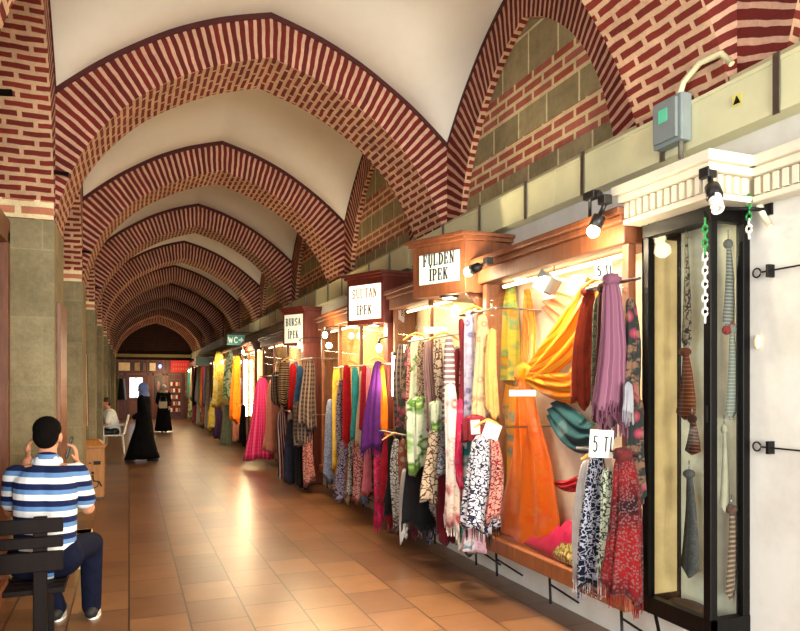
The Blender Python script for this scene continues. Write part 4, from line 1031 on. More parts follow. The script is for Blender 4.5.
def heap(name, pts, X0, mat, label, z=.42, h=.07):
    """soft low heap of cloth lying on the window shelf; pts give (y, half depth, height)"""
    rows = []; uvs = []
    for k, (y, hd, hh) in enumerate(cat(pts, 6)):
        row = []
        for j in range(16):
            th = 2*math.pi*j/16; hz = max(0, math.sin(th))*hh*(1+.18*math.sin(k*1.3+j*1.7)); row.append(Vector((X0+math.cos(th)*hd, y, z+max(.002, hz))))
        rows.append(row); uvs.append([(j*.03, y) for j in range(17)])
    m = MB(); m.grid(rows, True, True, uvs); tag(m.obj(name, mat), label, 'scarf')
heap('magenta_scarf', [(4.5, .01, .01), (4.3, .05, .05), (4.0, .10, .15), (3.75, .11, .24), (3.6, .09, .10), (3.5, .02, .02)], 2.70, Fb('plain', (226, 20, 96), (196, 12, 76), None, 1, .5), 'magenta satin scarf heaped on the window shelf', .416)
heap('paisley_scarf', [(3.95, .01, .01), (3.85, .04, .08), (3.7, .06, .13), (3.55, .05, .12), (3.4, .02, .03)], 2.63, Fb('leopard', (120, 96, 50), (206, 180, 110), (90, 30, 30)), 'tan patterned scarf lying on the magenta scarf', .43)
heap('peach_scarf', [(3.5, .01, .01), (3.4, .06, .04), (3.25, .08, .05), (3.15, .02, .01)], 2.72, Fb('plain', (250, 160, 110), (240, 140, 90)), 'peach coloured scarf folded on the window shelf beside the paisley one', .416)

# floodlight in window one, clamp lamps on the cornices
p = PX(548, 282, 2.60); fl = thing('floodlight', 'grey floodlight tilted down above the orange scarf', 'lamp', tuple(p))
M = Matrix.Translation(p) @ Matrix.Rotation(.5, 4, 'X') @ Matrix.Rotation(.3, 4, 'Y')
MB().box((-.05, -.075, -.06), (.05, .075, .05), M).obj('housing', M_GREYBOX, fl, .008)
MB().box((-.055, -.08, -.07), (.055, .08, -.06), M).obj('reflector_rim', M_CHROME, fl, .003)
MB().box((-.045, -.068, -.074), (.045, .068, -.0705), M).obj('lens', E_BULB, fl)
MB().tube([p+Vector((0, .07, .0)), p+Vector((0, .07, .10)), p+Vector((0, 0, .12)), p+Vector((0, -.07, .10)), p+Vector((0, -.07, 0))], .006, 6).tube([p+Vector((0, 0, .12)), (p.x, p.y, 2.385)], .006, 6).obj('yoke', M_IRON, fl)
area('floodlight_light', tuple(p-Vector((0, .01, .10))), tuple(p+Vector((.06, -.12, -1))), .1, .14, 9, (1, .85, .6))
clamp_lamp(PX(606, 201, 2.43), PX(593, 232, 2.38), 'black clamp spotlight on the near corner of the nearest wooden cornice', 20)
clamp_lamp(PX(489, 262, 2.42), PX(468, 272, 2.36), 'black clamp spotlight beside the first sign box', 22)
# small black camera like fitting above the cornice
p = PX(592, 196, 2.52); t = thing('security_camera', 'small black fitting above the nearest clamp spotlight', 'camera', tuple(p))
MB().box(p-Vector((.03, .05, .02)), p+Vector((.03, .05, .025))).obj('body', M_BLACK, t, .006); MB().tube([p+Vector((0, .02, 0)), (p.x, p.y+.02, 2.53)], .01, 6).obj('bracket', M_BLACK, t)
MB().tube([p-Vector((0, .05, 0)), p-Vector((.01, .085, .015))], .018, 10).obj('lens', M_BLACK, t)
# bare strip lamps / bulbs by the far shops
for (px, py, X, pw_, lab) in [(325, 335, 2.40, 22, 'bright bare bulb at the far corner of the second sign window'), (300, 345, 2.42, 7, 'bare bulb under the third sign box'), (243, 352, 2.42, 14, 'bare bulb at the bright window beyond the WC sign'), (222, 362, 2.40, 8, 'bare bulb at the far end of the bright window'), (189, 371, 2.35, 14, 'bare bulb near the end wall at the last shop'), (379, 348, 2.44, 7, 'bare bulb under the second sign box')]:
    p = PX(px, py, X); t = thing('bare_bulb', lab, 'lamp', tuple(p))
    MB().ell(tuple(p), (.035, .035, .045), 10).obj('bulb', E_BULB, t); MB().tube([p+Vector((0, 0, .04)), p+Vector((0, 0, .10))], .015, 8).tube([p+Vector((0, 0, .09)), p+Vector((.1, 0, .12)), (XR, p.y, p.z+.12)], .006, 6).obj('socket', M_BLACK, t)
    point('bulb_light', tuple(p+Vector((-.12, -.03, .0))), pw_*1.7, WARMER if px in (325, 189) else WARM, .05)
p = PX(394, 380, 2.50)
t = thing('glowing_tube', 'vertical glowing tube lamp left of the first sign window', 'lamp', tuple(p)); MB().tube([p-Vector((0, 0, .16)), p+Vector((0, 0, .24))], .022, 10).obj('tube', emit('white_tube', (255, 236, 214), 14), t)
MB().box(p+Vector((-.02, -.03, .24)), p+Vector((.05, .03, .28))).box(p+Vector((-.02, -.03, -.20)), p+Vector((.05, .03, -.16))).obj('holder', M_BLACK, t)
point('tube_light', tuple(p+Vector((-.08, 0, 0))), 10, WARM, .08)

pa, pb = PX(246, 360, 2.52), PX(246, 416, 2.52)  # glowing tubes added to stand for the bright white display panel
t = thing('glowing_tube', 'bright tubes added for the lit display in the window beyond the WC sign', 'lamp', tuple(pb))
for dy in (0, .09): MB().tube([(pa.x, pa.y+dy, pb.z), (pa.x, pa.y+dy, pa.z)], .032, 10).obj('tube', emit('strong_tube', (255, 226, 170), 30), t)
MB().box((pa.x-.03, pa.y-.05, pb.z-.04), (pa.x+.06, pa.y+.14, pb.z)).box((pa.x-.03, pa.y-.05, pa.z), (pa.x+.06, pa.y+.14, pa.z+.04)).obj('holder', M_BLACK, t)
fr_ = random.Random(3)
fill_m = [printd, black, flor_dk, brnb, maroon, gwp, denim, printr, beige, redleaf, rustp, plaidb, crimson, cream]
for (xa, xb, n_, y0_, y1_, grp, lab) in ((398, 458, 11, 346, 440, 'back row of scarves under the first sign', 'partly hidden scarf in the back row under the first sign box'), (392, 462, 12, 440, 520, 'back row of scarves low under the first sign', 'partly hidden scarf low in the back row under the first sign box'),
    (330, 384, 9, 436, 486, 'back row of scarves under the second sign', 'partly hidden scarf in the back row under the second sign box'), (276, 312, 8, 363, 474, 'back row of shawls under the third sign', 'partly hidden shawl in the back row under the third sign box')):
    for k in range(n_):
        px = xa+(xb-xa)*(k+.5)/n_; sl = (px-129)/150*.0
        ws_ = 9 if xa > 380 else 6
        scarf(px, y0_+fr_.uniform(-3, 4), y1_+fr_.uniform(-12, 10)+(px-xa)*.12, ws_*.8, ws_*1.3, 2.485, fill_m[(k*5+n_) % 14], lab, group=grp, pleat=.2)
# ------------------------------------------------------------------ end wall: shopfront, door, pictures
YF = YE-.002
t = thing('end_shopfront', 'red wooden shopfront filling the end wall', 'shopfront', (1.15, YF, 0))
MB().box((XL+.02, YF-.08, 0), (XR-.02, YF, 2.72)).obj('red_panelling', W_RED, t)
MB().box((XL, YF-.22, 2.84), (XR-.02, YF, 2.98)).obj('greenish_beam', plain('olive_beam', (120, 112, 70), .8), t, .01)
m = MB()
for x in (-.5, -.2, .78, 1.0, 1.45, 1.62, 2.3, 2.75): m.box((x, YF-.13, 0), (x+.07, YF-.08, 2.72))
m.box((XL+.02, YF-.13, 2.02), (XR-.02, YF-.08, 2.10)); m.obj('mullions', W_ORANGE, t)
d = thing('door', 'red wooden end door with a bright daylit upper glass', 'door', (.28, YF-.10, 0))
MB().box((-.12, YF-.17, 0), (.72, YF-.135, 2.0)).obj('leaf', W_RED, d, .005)
MB().box((.02, YF-.178, .98), (.58, YF-.17, 1.90)).obj('glass', E_DAY, d)
MB().box((.02, YF-.18, .25), (.58, YF-.17, .85)).obj('lower_panel', W_ORANGE, d, .01)
m = MB().box((-.02, YF-.19, .94), (.62, YF-.178, .98)).box((-.02, YF-.19, 1.90), (.62, YF-.178, 1.94)).box((.28, YF-.19, .98), (.31, YF-.178, 1.90)); m.obj('glazing_bars', W_RED, d)
MB().tube([(.66, YF-.19, .95), (.66, YF-.19, 1.1)], .012, 6).obj('handle', M_CHROME, d)
for (x0, x1, mt) in ((-.48, .08, M_CREAM), (.2, .5, Fb('multi', (196, 160, 120), (120, 90, 70), (220, 190, 150))), (.56, .76, W_ORANGE), (.84, 1.18, M_CREAM)):
    pf = thing('framed_picture', {-.48: 'pale framed picture, leftmost above the end door', .2: 'second framed picture above the end door', .56: 'narrow framed picture above the end door', .84: 'rightmost framed picture above the end door'}[x0], 'picture', (x0, YF-.14, 2.2))
    MB().box((x0, YF-.165, 2.17), (x1, YF-.135, 2.62)).obj('picture_frame', W_DARK, pf); MB().box((x0+.04, YF-.172, 2.21), (x1-.04, YF-.165, 2.58)).obj('print', mt, pf)
rs = thing('red_sign_board', 'red board with pale lettering high on the right of the end wall', 'sign', (2.2, YF-.14, 2.2))
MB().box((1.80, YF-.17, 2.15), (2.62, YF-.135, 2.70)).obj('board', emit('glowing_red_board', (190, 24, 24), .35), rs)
m = MB()
for r in range(2):
    for c_ in range(6): m.box((1.90+c_*.11, YF-.176, 2.26+r*.2), (1.96+c_*.11, YF-.17, 2.36+r*.2))
m.obj('pale_marks', plain('pale_red_paint', (216, 120, 100), .7), rs)
bl = thing('blue_lamp', 'small blue white lamp above the end wall doors', 'lamp', (1.33, YF-.2, 2.4)); MB().ell((1.33, YF-.2, 2.42), (.06, .05, .09), 12).obj('bulb', E_BLUE, bl); MB().tube([(1.33, YF-.2, 2.5), (1.33, YF-.13, 2.56)], .012, 6).obj('arm', M_IRON, bl)
fm = thing('framed_mirror', 'dark framed arch mirror right of the end door', 'mirror', (1.1, YF-.14, 1.0))
MB().box((1.08, YF-.16, .9), (1.42, YF-.135, 1.95)).obj('mirror_frame', W_DARK, fm, .01); MB().ell((1.25, YF-.162, 1.5), (.10, .006, .25), 14).obj('mirror_glass', plain('brown_mirror', (120, 60, 50), .3), fm)
sh = thing('display_shelf', 'bright shelf unit of small goods right of the walking women on the end wall', 'shelf', (1.9, YF-.2, 0))
MB().box((1.72, YF-.30, .1), (1.76, YF-.135, 2.0)).box((2.26, YF-.30, .1), (2.30, YF-.135, 2.0)).obj('side', W_RED, sh)
m = MB()
for z in (.3, .6, .9, 1.2, 1.5, 1.8): m.box((1.76, YF-.29, z), (2.26, YF-.14, z+.02))
m.obj('shelf', W_ORANGE, sh)
for r, z in enumerate((.32, .62, .92, 1.22, 1.52)):
    for c_ in range(4):
        MB_ = MB().box((1.79+c_*.115, YF-.27, z), (1.87+c_*.115, YF-.19, z+.17)); 
        tag(MB_.obj('boxed_good', [M_PAPER, redf, M_CREAM, pinkf][(r+c_) % 4]), 'small boxed good standing on the end wall shelf', 'box', 'boxes on the end wall shelf')
# garments on the left of the end wall
for k, (x, mt) in enumerate(((-.42, gryg), (-.25, denim), (-.33, black))):
    m = MB(); rows = []; 
    for r in range(8):
        q = r/7; rows.append([Vector((x+(.07+.08*q)*math.cos(a_)*(1+.15*math.sin(5*a_)), YF-.30-(.1*(k == 2))+.05*math.sin(a_), 1.85-q*.95)) for a_ in [2*math.pi*j/16 for j in range(16)]])
    m.grid(rows, True, True); tag(m.obj('hanging_garment', mt), ['grey green garment hung left of the end door', 'blue garment hung left of the end door', 'black garment hung left of the end door'][k], 'garment')
point('end_light', (1.5, YE-1.6, 1.9), 50, WARMER, .08)

# goods showing between the left piers
for (y, mt, lab) in ((AY(2)-1.1, Fb('floral', (190, 40, 50), (226, 180, 150), (90, 20, 40)), 'red patterned shawl hanging between the second and third left piers'), (AY(2)-.8, cream, 'cream shawl hanging between the second and third left piers'), (AY(2)-.5, plaidb, 'brown plaid shawl hanging between the third and fourth left piers')):
    m = MB(); rows = []; uvs = []
    for r in range(10):
        q = r/9; rows.append([Vector((XL-.16+(.06+.02*q)*math.cos(a_)*(1+.2*math.sin(5*a_)), y+(.08+.05*q)*math.sin(a_)*(1+.2*math.sin(5*a_+1)), 2.05-q*1.15)) for a_ in [2*math.pi*j/20 for j in range(20)]]); uvs.append([(j*.03, q*1.1) for j in range(21)])
    m.grid(rows, True, True, uvs); tag(m.obj('hanging_scarf', mt), lab, 'scarf', 'shawls between the left piers')
rp = thing('hanging_rail', 'steel rail between the left piers carrying the shawls', 'rail', (XL-.16, AY(2)-.9, 2.06))
MB().tube([(XL-.16, AY(2)-1.4, 2.065), (XL-.16, AY(2)-.08, 2.065)], .010, 8).obj('bar', M_CHROME, rp)
bd = MB().box((XL+.001, 6.12, 0), (XL+.03, 6.70, 2.22)); tag(bd.obj('wooden_board', W_ORANGE, None, .004), 'tall brown wooden board standing against the side of the nearest left pier', 'board')
# iron tie stubs at the arch springings on the left piers
for i, lab in ((0, 'first'), (1, 'second'), (2, 'third')):
    y = AY(i)-.10; m = MB().tube([(XL-.2, y+.03, 3.22), (XL+.10, y+.03, 3.20)], .016, 8).tube([(XL-.05, y+.03, 3.21), (XL-.05, y+.03, 3.12)], .02, 8)
    tag(m.obj('iron_tie', M_IRON), f'black iron stub on the {lab} left pier at the arch springing', 'iron tie')
y = 4.75; m = MB().tube([(XL-.42, y, 3.30), (XL-.12, y, 3.33)], .022, 8).tube([(XL-.30, y, 3.30), (XL-.30, y, 3.22)], .03, 8); tag(m.obj('iron_tie', M_IRON), 'black iron bar at the left edge of the view above the shopfront', 'iron tie')

# ------------------------------------------------------------------ people
def capsule(m, a, b, ra, rb, seg=12):
    a, b = Vector(a), Vector(b); d = b-a; L = d.length
    if L < 1e-5: m.ell(tuple(a), (ra, ra, ra), seg); return
    t = d/L; pts, rr = [], []
    for k in range(4):
        q = math.pi/2*(k/4); pts.append(a-t*ra*math.cos(q)); rr.append(max(.0008, ra*math.sin(q)))
    pts.append(a); rr.append(ra); pts.append(b); rr.append(rb)
    for k in range(1, 5):
        q = math.pi/2*(k/4); pts.append(b+t*rb*math.sin(q)); rr.append(max(.0008, rb*math.cos(q)))
    up = Vector((0, 0, 1)) if abs(t.z) < .9 else Vector((1, 0, 0)); A = t.cross(up).normalized(); B = A.cross(t)
    rows = [[p+(A*math.cos(2*math.pi*j/seg)+B*math.sin(2*math.pi*j/seg))*r for j in range(seg)] for p, r in zip(pts, rr)]
    i0 = m.grid(rows, True, True)
    n = len(rows); m.f.append(tuple(i0+j for j in reversed(range(seg)))); m.uv.append([(0, 0)]*seg); m.sm.append(True)
    m.f.append(tuple(i0+(n-1)*seg+j for j in range(seg))); m.uv.append([(0, 0)]*seg); m.sm.append(True)
def fuse(m, name, mat, parent, voxel=.01, smooth=6, label=None, xf=None):
    """melt overlapping limbs into one continuous surface"""
    me = bpy.data.meshes.new('raw'); me.from_pydata([tuple(v) for v in m.v], [], m.f); o = bpy.data.objects.new('raw', me); COL.objects.link(o)
    r = o.modifiers.new('r', 'REMESH'); r.mode = 'VOXEL'; r.voxel_size = voxel; r.use_smooth_shade = True
    s = o.modifiers.new('s', 'SMOOTH'); s.iterations = smooth; s.factor = .5
    dg = bpy.context.evaluated_depsgraph_get(); dg.update(); nm = bpy.data.meshes.new_from_object(o.evaluated_get(dg)); bpy.data.objects.remove(o, do_unlink=True)
    nm.materials.clear(); nm.materials.append(mat); nm.name = name
    if xf: nm.transform(xf)
    for p in nm.polygons: p.use_smooth = True
    q = bpy.data.objects.new(name, nm); COL.objects.link(q); q.parent = parent
    if label: q['label'] = label
    return q
def hand(m, wrist, d, side, palm_n, s=1.0, curl=.5):
    """palm, four bent fingers and a thumb; d = direction of the hand, side = direction to the thumb"""
    wrist, d, side, pn = Vector(wrist), Vector(d).normalized(), Vector(side).normalized(), Vector(palm_n).normalized()
    side = (side-d*side.dot(d)).normalized()
    for k in (-1, -.33, .33, 1): capsule(m, wrist+d*.015*s+side*.012*k*s, wrist+d*.085*s+side*.030*k*s, .014*s, .0125*s, 8)
    for k, L in ((1, .070), (.33, .080), (-.33, .075), (-1, .058)):
        b = wrist+d*.088*s+side*.030*k*s; d1 = (d*math.cos(curl*.6)+pn*math.sin(curl*.6)); d2 = (d*math.cos(curl*1.6)+pn*math.sin(curl*1.6)); d3 = (d*math.cos(curl*2.4)+pn*math.sin(curl*2.4))
        p1 = b+d1*L*.45*s; p2 = p1+d2*L*.32*s; p3 = p2+d3*L*.25*s
        capsule(m, b, p1, .0095*s, .0088*s, 8); capsule(m, p1, p2, .0088*s, .008*s, 8); capsule(m, p2, p3, .008*s, .0068*s, 8)
    b = wrist+d*.03*s+side*.03*s; td = (d*.6+side*.75+pn*.25).normalized(); p1 = b+td*.038*s; p2 = p1+(d*.85+side*.3+pn*.4).normalized()*.032*s
    capsule(m, b, p1, .0125*s, .0105*s, 8); capsule(m, p1, p2, .0105*s, .0085*s, 8)
def head(m, c, fwd, s=1.0):
    """head with face features, c = centre of the skull, facing fwd"""
    c = Vector(c); f = Vector(fwd).normalized(); r = f.cross(Vector((0, 0, 1))).normalized(); u = r.cross(f)
    M = Matrix(((r.x, f.x, u.x, c.x), (r.y, f.y, u.y, c.y), (r.z, f.z, u.z, c.z), (0, 0, 0, 1)))
    m.ell((0, -.012*s, .02*s), (.074*s, .092*s, .092*s), 20, M); m.ell((0, .022*s, -.04*s), (.058*s, .066*s, .076*s), 18, M)
    m.ell((0, .092*s, -.022*s), (.012*s, .018*s, .022*s), 10, M); m.ell((0, .078*s, .0*s), (.008*s, .014*s, .026*s), 10, M)
    m.ell((0, .080*s, -.062*s), (.024*s, .010*s, .008*s), 10, M); m.ell((0, .068*s, -.098*s), (.022*s, .018*s, .016*s), 10, M)
    for sx in (-1, 1):
        m.ell((sx*.077*s, -.005*s, -.015*s), (.010*s, .020*s, .032*s), 10, M); m.ell((sx*.030*s, .076*s, .012*s), (.016*s, .009*s, .008*s), 8, M)
    return M
def eyes(parent, M, s=1.0, xf=None):
    m = MB()
    for sx in (-1, 1): m.ell((sx*.030*s, .084*s, .004*s), (.010*s, .006*s, .006*s), 8, M)
    if xf: m.v = [tuple(xf @ Vector(v)) for v in m.v]
    o = MB.obj(m, 'eyes', M_INK, None); o.parent = parent; return o

# --- man on the bench, back to the camera: local frame x = his right, y = facing away, z up
mpos = Vector((-.47, 4.66, 0)); xf = None
man = thing('person', 'man in blue and white striped polo shirt sitting on the bench, back turned', 'person', tuple(mpos))
bz = .50
m = MB()

capsule(m, (0, 0, bz+.06), (0, .0, bz+.22), .12, .115); capsule(m, (0, .0, bz+.22), (0, .05, bz+.44), .115, .13)
capsule(m, (-.11, .06, bz+.51), (.11, .06, bz+.51), .07, .07); capsule(m, (0, .08, bz+.55), (0, .12, bz+.66), .06, .055)
capsule(m, (-.08, .0, bz+.04), (.08, .0, bz+.04), .10, .10)
HM = head(m, (0, .13, bz+.745), (.15, 1, -.12))
R = {}
for sx in (-1, 1):
    sh = Vector((sx*.165, .07, bz+.505)); el = Vector((sx*.225, .20, bz+.27)) if sx > 0 else Vector((-.215, .22, bz+.28)); wr = Vector((sx*.15, .34, bz+.54)) if sx > 0 else Vector((-.135, .33, bz+.58))
    capsule(m, sh, el, .052, .042); capsule(m, el, wr, .042, .028)
    hand(m, wr, Vector((sx*-.05, -.1, 1)), Vector((0, -1, .2)), Vector((-sx, -.2, 0)), 1.0, .6)
    hip = Vector((sx*.09, .02, bz+.03)); kn_ = Vector((.235, .40, bz-.0)) if sx > 0 else Vector((-.10, .40, bz-.02)); an = Vector((.235, .42, .09)) if sx > 0 else Vector((.02, .46, .09))
    capsule(m, hip, kn_, .082, .058); capsule(m, kn_, an, .055, .036); R[sx] = (sh, el, wr, hip, kn_, an)
    capsule(m, an-Vector((0, .02, .04)), an+Vector((.02, .14, -.05)), .035, .028)
fuse(m, 'body', M_SKIN, man, .008, 3)
sm_ = MB()
capsule(sm_, (0, -.005, bz+.03), (0, -.005, bz+.20), .145, .145, 16); capsule(sm_, (-.045, -.005, bz+.05), (-.045, .02, bz+.44), .125, .135, 16); capsule(sm_, (.045, -.005, bz+.05), (.045, .02, bz+.44), .125, .135, 16)
capsule(sm_, (-.125, .06, bz+.495), (.125, .06, bz+.495), .082, .082, 16); capsule(sm_, (0, .08, bz+.53), (0, .09, bz+.585), .10, .076, 16)
for sx in (-1, 1):
    sh, el = R[sx][0], R[sx][1]; capsule(sm_, sh, sh.lerp(el, .72), .075, .066, 14)
def striped_shirt():
    n = N('striped_polo'); tc = n.n('TexCoord'); sp = n.n('SeparateXYZ'); n.l(tc.outputs['Object'], sp.inputs[0])
    z = n.math('ADD', sp.outputs[2], n.math('MULTIPLY', n.math('SINE', n.math('MULTIPLY', sp.outputs[0], 5)), .012))
    fr = n.math('FRACT', n.math('DIVIDE', n.math('ADD', z, .03), .098))
    c = n.ramp(fr, [(0, lin((18, 30, 72))), (.26, lin((232, 236, 242))), (.62, lin((92, 132, 186))), (.90, lin((18, 30, 72)))], True)
    g = n.noise(tc.outputs['Object'], 9, 3); n.bump(g, .4, .02)
    return n.fin(c, .85, 0, .2)
fuse(sm_, 'striped_polo_shirt', striped_shirt(), man, .008, 5, 'polo shirt with white, light blue and navy bands')
cl = MB(); capsule(cl, (-.03, .068, bz+.595), (.03, .068, bz+.595), .040, .040, 14); capsule(cl, (-.055, .10, bz+.585), (.055, .10, bz+.585), .036, .036, 14)
fuse(cl, 'collar', plain('pale_collar', (206, 214, 226), .8), man, .007, 2)
jn = MB(); capsule(jn, (-.09, -.005, bz+.02), (.09, -.005, bz+.02), .125, .125, 16)
for sx in (-1, 1):
    _, _, _, hip, kn_, an = R[sx]; capsule(jn, hip, kn_, .098, .076, 14); capsule(jn, kn_, an+Vector((0, 0, -.015)), .074, .062, 14)
fuse(jn, 'dark_jeans', plain('dark_blue_denim', (16, 20, 40), .9, 0, .3, 20, .1), man, .009, 4)
for sx in (-1, 1):
    an = R[sx][5]; s_ = MB(); capsule(s_, an+Vector((-.0, -.05, -.045)), an+Vector((.02, .15, -.052)), .042, .036, 14); so = fuse(s_, 'shoe', plain('black_canvas', (22, 22, 26), .7), man, .007, 3)
    t_ = MB(); capsule(t_, an+Vector((0, -.055, -.080)), an+Vector((.022, .16, -.080)), .010, .010, 10); capsule(t_, an+Vector((-.03, .05, -.080)), an+Vector((.05, .05, -.080)), .010, .010, 10)
    f_ = MB()
    rows = []
    for z in (-.089, -.074): rows.append([an+Vector((.011+.047*math.cos(a_), .05+.125*math.sin(a_), z)) for a_ in [2*math.pi*j/20 for j in range(20)]])
    f_.grid(rows, True); f_.face(rows[0][::-1]); f_.face(rows[1]); so2 = f_.obj('sole', M_WHITEP, None); so2.parent = so
hr = MB(); hr.ell((0, -.022, .040), (.082, .092, .082), 20, HM); hr.ell((0, -.045, .0), (.075, .068, .085), 18, HM)
fuse(hr, 'hair', M_HAIR, man, .007, 2)
ph = MB(); wr = R[1][2]; M = Matrix.Translation(wr+Vector((-.045, .0, .11))) @ Matrix.Rotation(.25, 4, 'Y')
ph.box((-.008, -.035, -.07), (.008, .035, .07), M)
for i_ in range(len(ph.v)): ph.v[i_] = tuple(Vector(ph.v[i_])+mpos)
tag(ph.obj('mobile_phone', M_BLACK, None, .004), "black phone held at the seated man's right cheek", 'phone')

# --- bench
bx0, bx1, by0 = -.66, -.345, 4.30
t = thing('wooden_bench', 'dark wooden slatted bench the man in the striped shirt sits on', 'bench', (-.5, 4.55, 0))
for z, zt in ((.735, .815), (.652, .712), (.52, .630)): MB().box((bx0, by0, z), (bx1, by0+.03, zt)).obj('back_slat', W_BENCH, t, .005)
MB().box((-.50, by0+.03, 0), (-.43, by0+.075, .82)).obj('back_post', W_BENCH, t, .005)
for k in range(4): MB().box((bx0, by0+.09+k*.095, .37), (bx1, by0+.17+k*.095, .40)).obj('seat_slat', W_BENCH, t, .004)
MB().box((-.50, by0+.075, .31), (-.43, by0+.46, .37)).obj('seat_bearer', W_BENCH, t, .004)
MB().box((-.50, by0+.39, 0), (-.43, by0+.46, .315)).obj('front_leg', W_BENCH, t, .004)

# --- robed women
def robed(pos, H, yaw, label, robe, scarfm, bag=None, stride=.2, facing=None):
    pos = Vector(pos); t = thing('person', label, 'person', tuple(pos)); s = H/1.62
    xf = Matrix.Rotation(yaw, 4, 'Z')
    m = MB()
    hz = H-.115*s
    capsule(m, (0, 0, .92*s), (0, .0, 1.30*s), .11*s, .11*s); capsule(m, (-.12*s, 0, 1.31*s), (.12*s, 0, 1.31*s), .055*s, .055*s); capsule(m, (0, 0, 1.32*s), (0, .02*s, 1.44*s), .05*s, .046*s)
    HM = head(m, (0, .03*s, hz), (0, 1, -.08), .98*s)
    arms = {}
    for sx in (-1, 1):
        sh = Vector((sx*.165, 0, 1.31))*s; el = Vector((sx*.21, -.04+.05*sx, 1.05))*s; wr = Vector((sx*.17, .16, .90 if sx < 0 else .98))*s
        capsule(m, sh, el, .042*s, .036*s); capsule(m, el, wr, .035*s, .025*s); hand(m, wr, (0, .55, -.8), (-sx, .3, 0), (-sx*.5, 0, -.3), .92*s, .5); arms[sx] = (sh, el, wr)
        an = Vector((sx*.07, sx*stride, .07))*s; capsule(m, (sx*.08*s, 0, .90*s), (sx*.08*s, sx*stride*.5*s+.04, .48*s), .075*s, .055*s); capsule(m, (sx*.08*s, sx*stride*.5*s+.04, .48*s), an, .05*s, .034*s)
        capsule(m, an+Vector((0, -.02, -.03)), an+Vector((0, .13, -.045)), .028, .022)
    fuse(m, 'body', M_SKIN, t, .011, 2, None, xf)
    # robe: torso and flared skirt with folds, long sleeves
    r_ = MB(); prof = [(.16, 1.36, .5), (.205, 1.33, .55), (.205, 1.22, .62), (.19, 1.05, .66), (.20, .92, .7), (.225, .70, .78), (.255, .45, .9), (.29, .2, 1.0), (.31, .06, 1.08)]
    rows = []
    for k, (r, z, dy) in enumerate(prof):
        fold = .0 if k < 4 else .05*(k-3)/5; row = []
        for j in range(40):
            a_ = 2*math.pi*j/40; q = 1+fold*math.sin(7*a_+k*.3)+fold*.6*math.sin(11*a_+1)
            row.append(Vector((r*s*.92*math.cos(a_)*q, r*s*dy*math.sin(a_)*q*(1+.0*k)+(stride*.12*s if k > 5 else 0), z*s)))
        rows.append(row)
    top = [Vector((v.x*.35, v.y*.5, 1.39*s)) for v in rows[0]]; inner_ = [Vector((v.x*.94, v.y*.94, .09*s)) for v in rows[-1]]
    r_.grid([top]+rows+[inner_], True, True)
    r_.v = [tuple(xf @ Vector(v)) for v in r_.v]; ro = r_.obj('black_robe', robe, None); ro.parent = t
    for sx in (-1, 1):
        sh, el, wr = arms[sx]; sl = MB(); capsule(sl, sh, el, .068*s, .062*s, 14); capsule(sl, el, el.lerp(wr, .88), .060*s, .055*s, 14); fuse(sl, 'sleeve', robe, t, .011, 2, None, xf)
    # headscarf with an open face
    h_ = MB(); h_.ell((0, -.018*s, .022*s), (.094*s, .104*s, .106*s), 20, HM); h_.ell((0, -.03*s, -.07*s), (.085*s, .082*s, .10*s), 18, HM); capsule(h_, (-.06*s, -.01, 1.37*s), (.06*s, -.01, 1.37*s), .085*s, .085*s, 14); h_.ell((0, .03*s, -.115*s), (.07*s, .062*s, .05*s), 14, HM)
    fuse(h_, 'headscarf', scarfm, t, .011, 2, None, xf)
    for sx in (-1, 1):
        an = Vector((sx*.07, sx*stride, .07))*s; f_ = MB(); capsule(f_, an+Vector((0, -.03, -.032)), an+Vector((0, .15, -.040)), .036, .028, 12); fuse(f_, 'shoe', M_BLACK, t, .009, 2, None, xf)
    return t, xf, s
RB = plain('black_robe_cloth', (12, 11, 13), .95, 0, .3, 6, .08)
p = PY(144, 461, 15.1); p.z = 0
robed((p.x, 15.1, 0), 1.60, math.radians(70), 'woman in a long black robe and blue patterned headscarf walking across the arcade', RB, Fb('leopard', (60, 80, 150), (120, 140, 200), (40, 50, 100), .5), stride=.26)
robed((1.06, 24.0, 0), 1.56, math.radians(185), 'woman in black with a cream headscarf farther down the arcade', RB, Fb('plain', (214, 200, 180), (190, 176, 156)), stride=.12)
bg = thing('shoulder_bag', 'beige bag held by the farther woman in black', 'bag', (1.02, 23.80, .9)); MB().box((.90, 23.68, .80), (1.16, 23.76, 1.02)).obj('pouch', plain('beige_leather', (176, 160, 130), .7), bg, .02); MB().tube([(.92, 23.72, 1.0), (.95, 23.74, 1.2), (1.1, 23.74, 1.2), (1.14, 23.72, 1.0)], .01, 6).obj('strap', M_BLACK, bg)

# --- white plastic armchair and the seated person
def at(o, x, y): return Vector((o.x+x, o.y+y, 0))
ch = Vector((-.33, 17.0, 0)); t = thing('plastic_chair', 'white plastic armchair beside the left piers', 'chair', tuple(ch))
MB().box(ch+Vector((-.22, -.22, .41)), ch+Vector((.20, .22, .44))).obj('seat', M_WHITEP, t, .01)
for (sx, sy) in ((-1, -1), (-1, 1), (1, -1), (1, 1)): MB().tube([ch+Vector((sx*.19, sy*.19, .42)), ch+Vector((sx*.23, sy*.22, 0))], [.024, .018], 8).obj('leg', M_WHITEP, t)
rows = [[ch+Vector((.20+.10*q+.03*(1-abs(s_)), s_*.22*(1-.15*q), .44+.44*q)) for s_ in (-1, -.5, 0, .5, 1)] for q in (0, .35, .7, 1)]
m = MB(); m.grid([r+[p_+Vector((.02, 0, 0)) for p_ in reversed(r)] for r in rows], True); m.obj('backrest', M_WHITEP, t)
for sy in (-1, 1): MB().tube([ch+Vector((-.2, sy*.235, .42)), ch+Vector((-.2, sy*.24, .63)), ch+Vector((.0, sy*.24, .66)), ch+Vector((.24, sy*.22, .66))], .018, 8).obj('armrest', M_WHITEP, t)
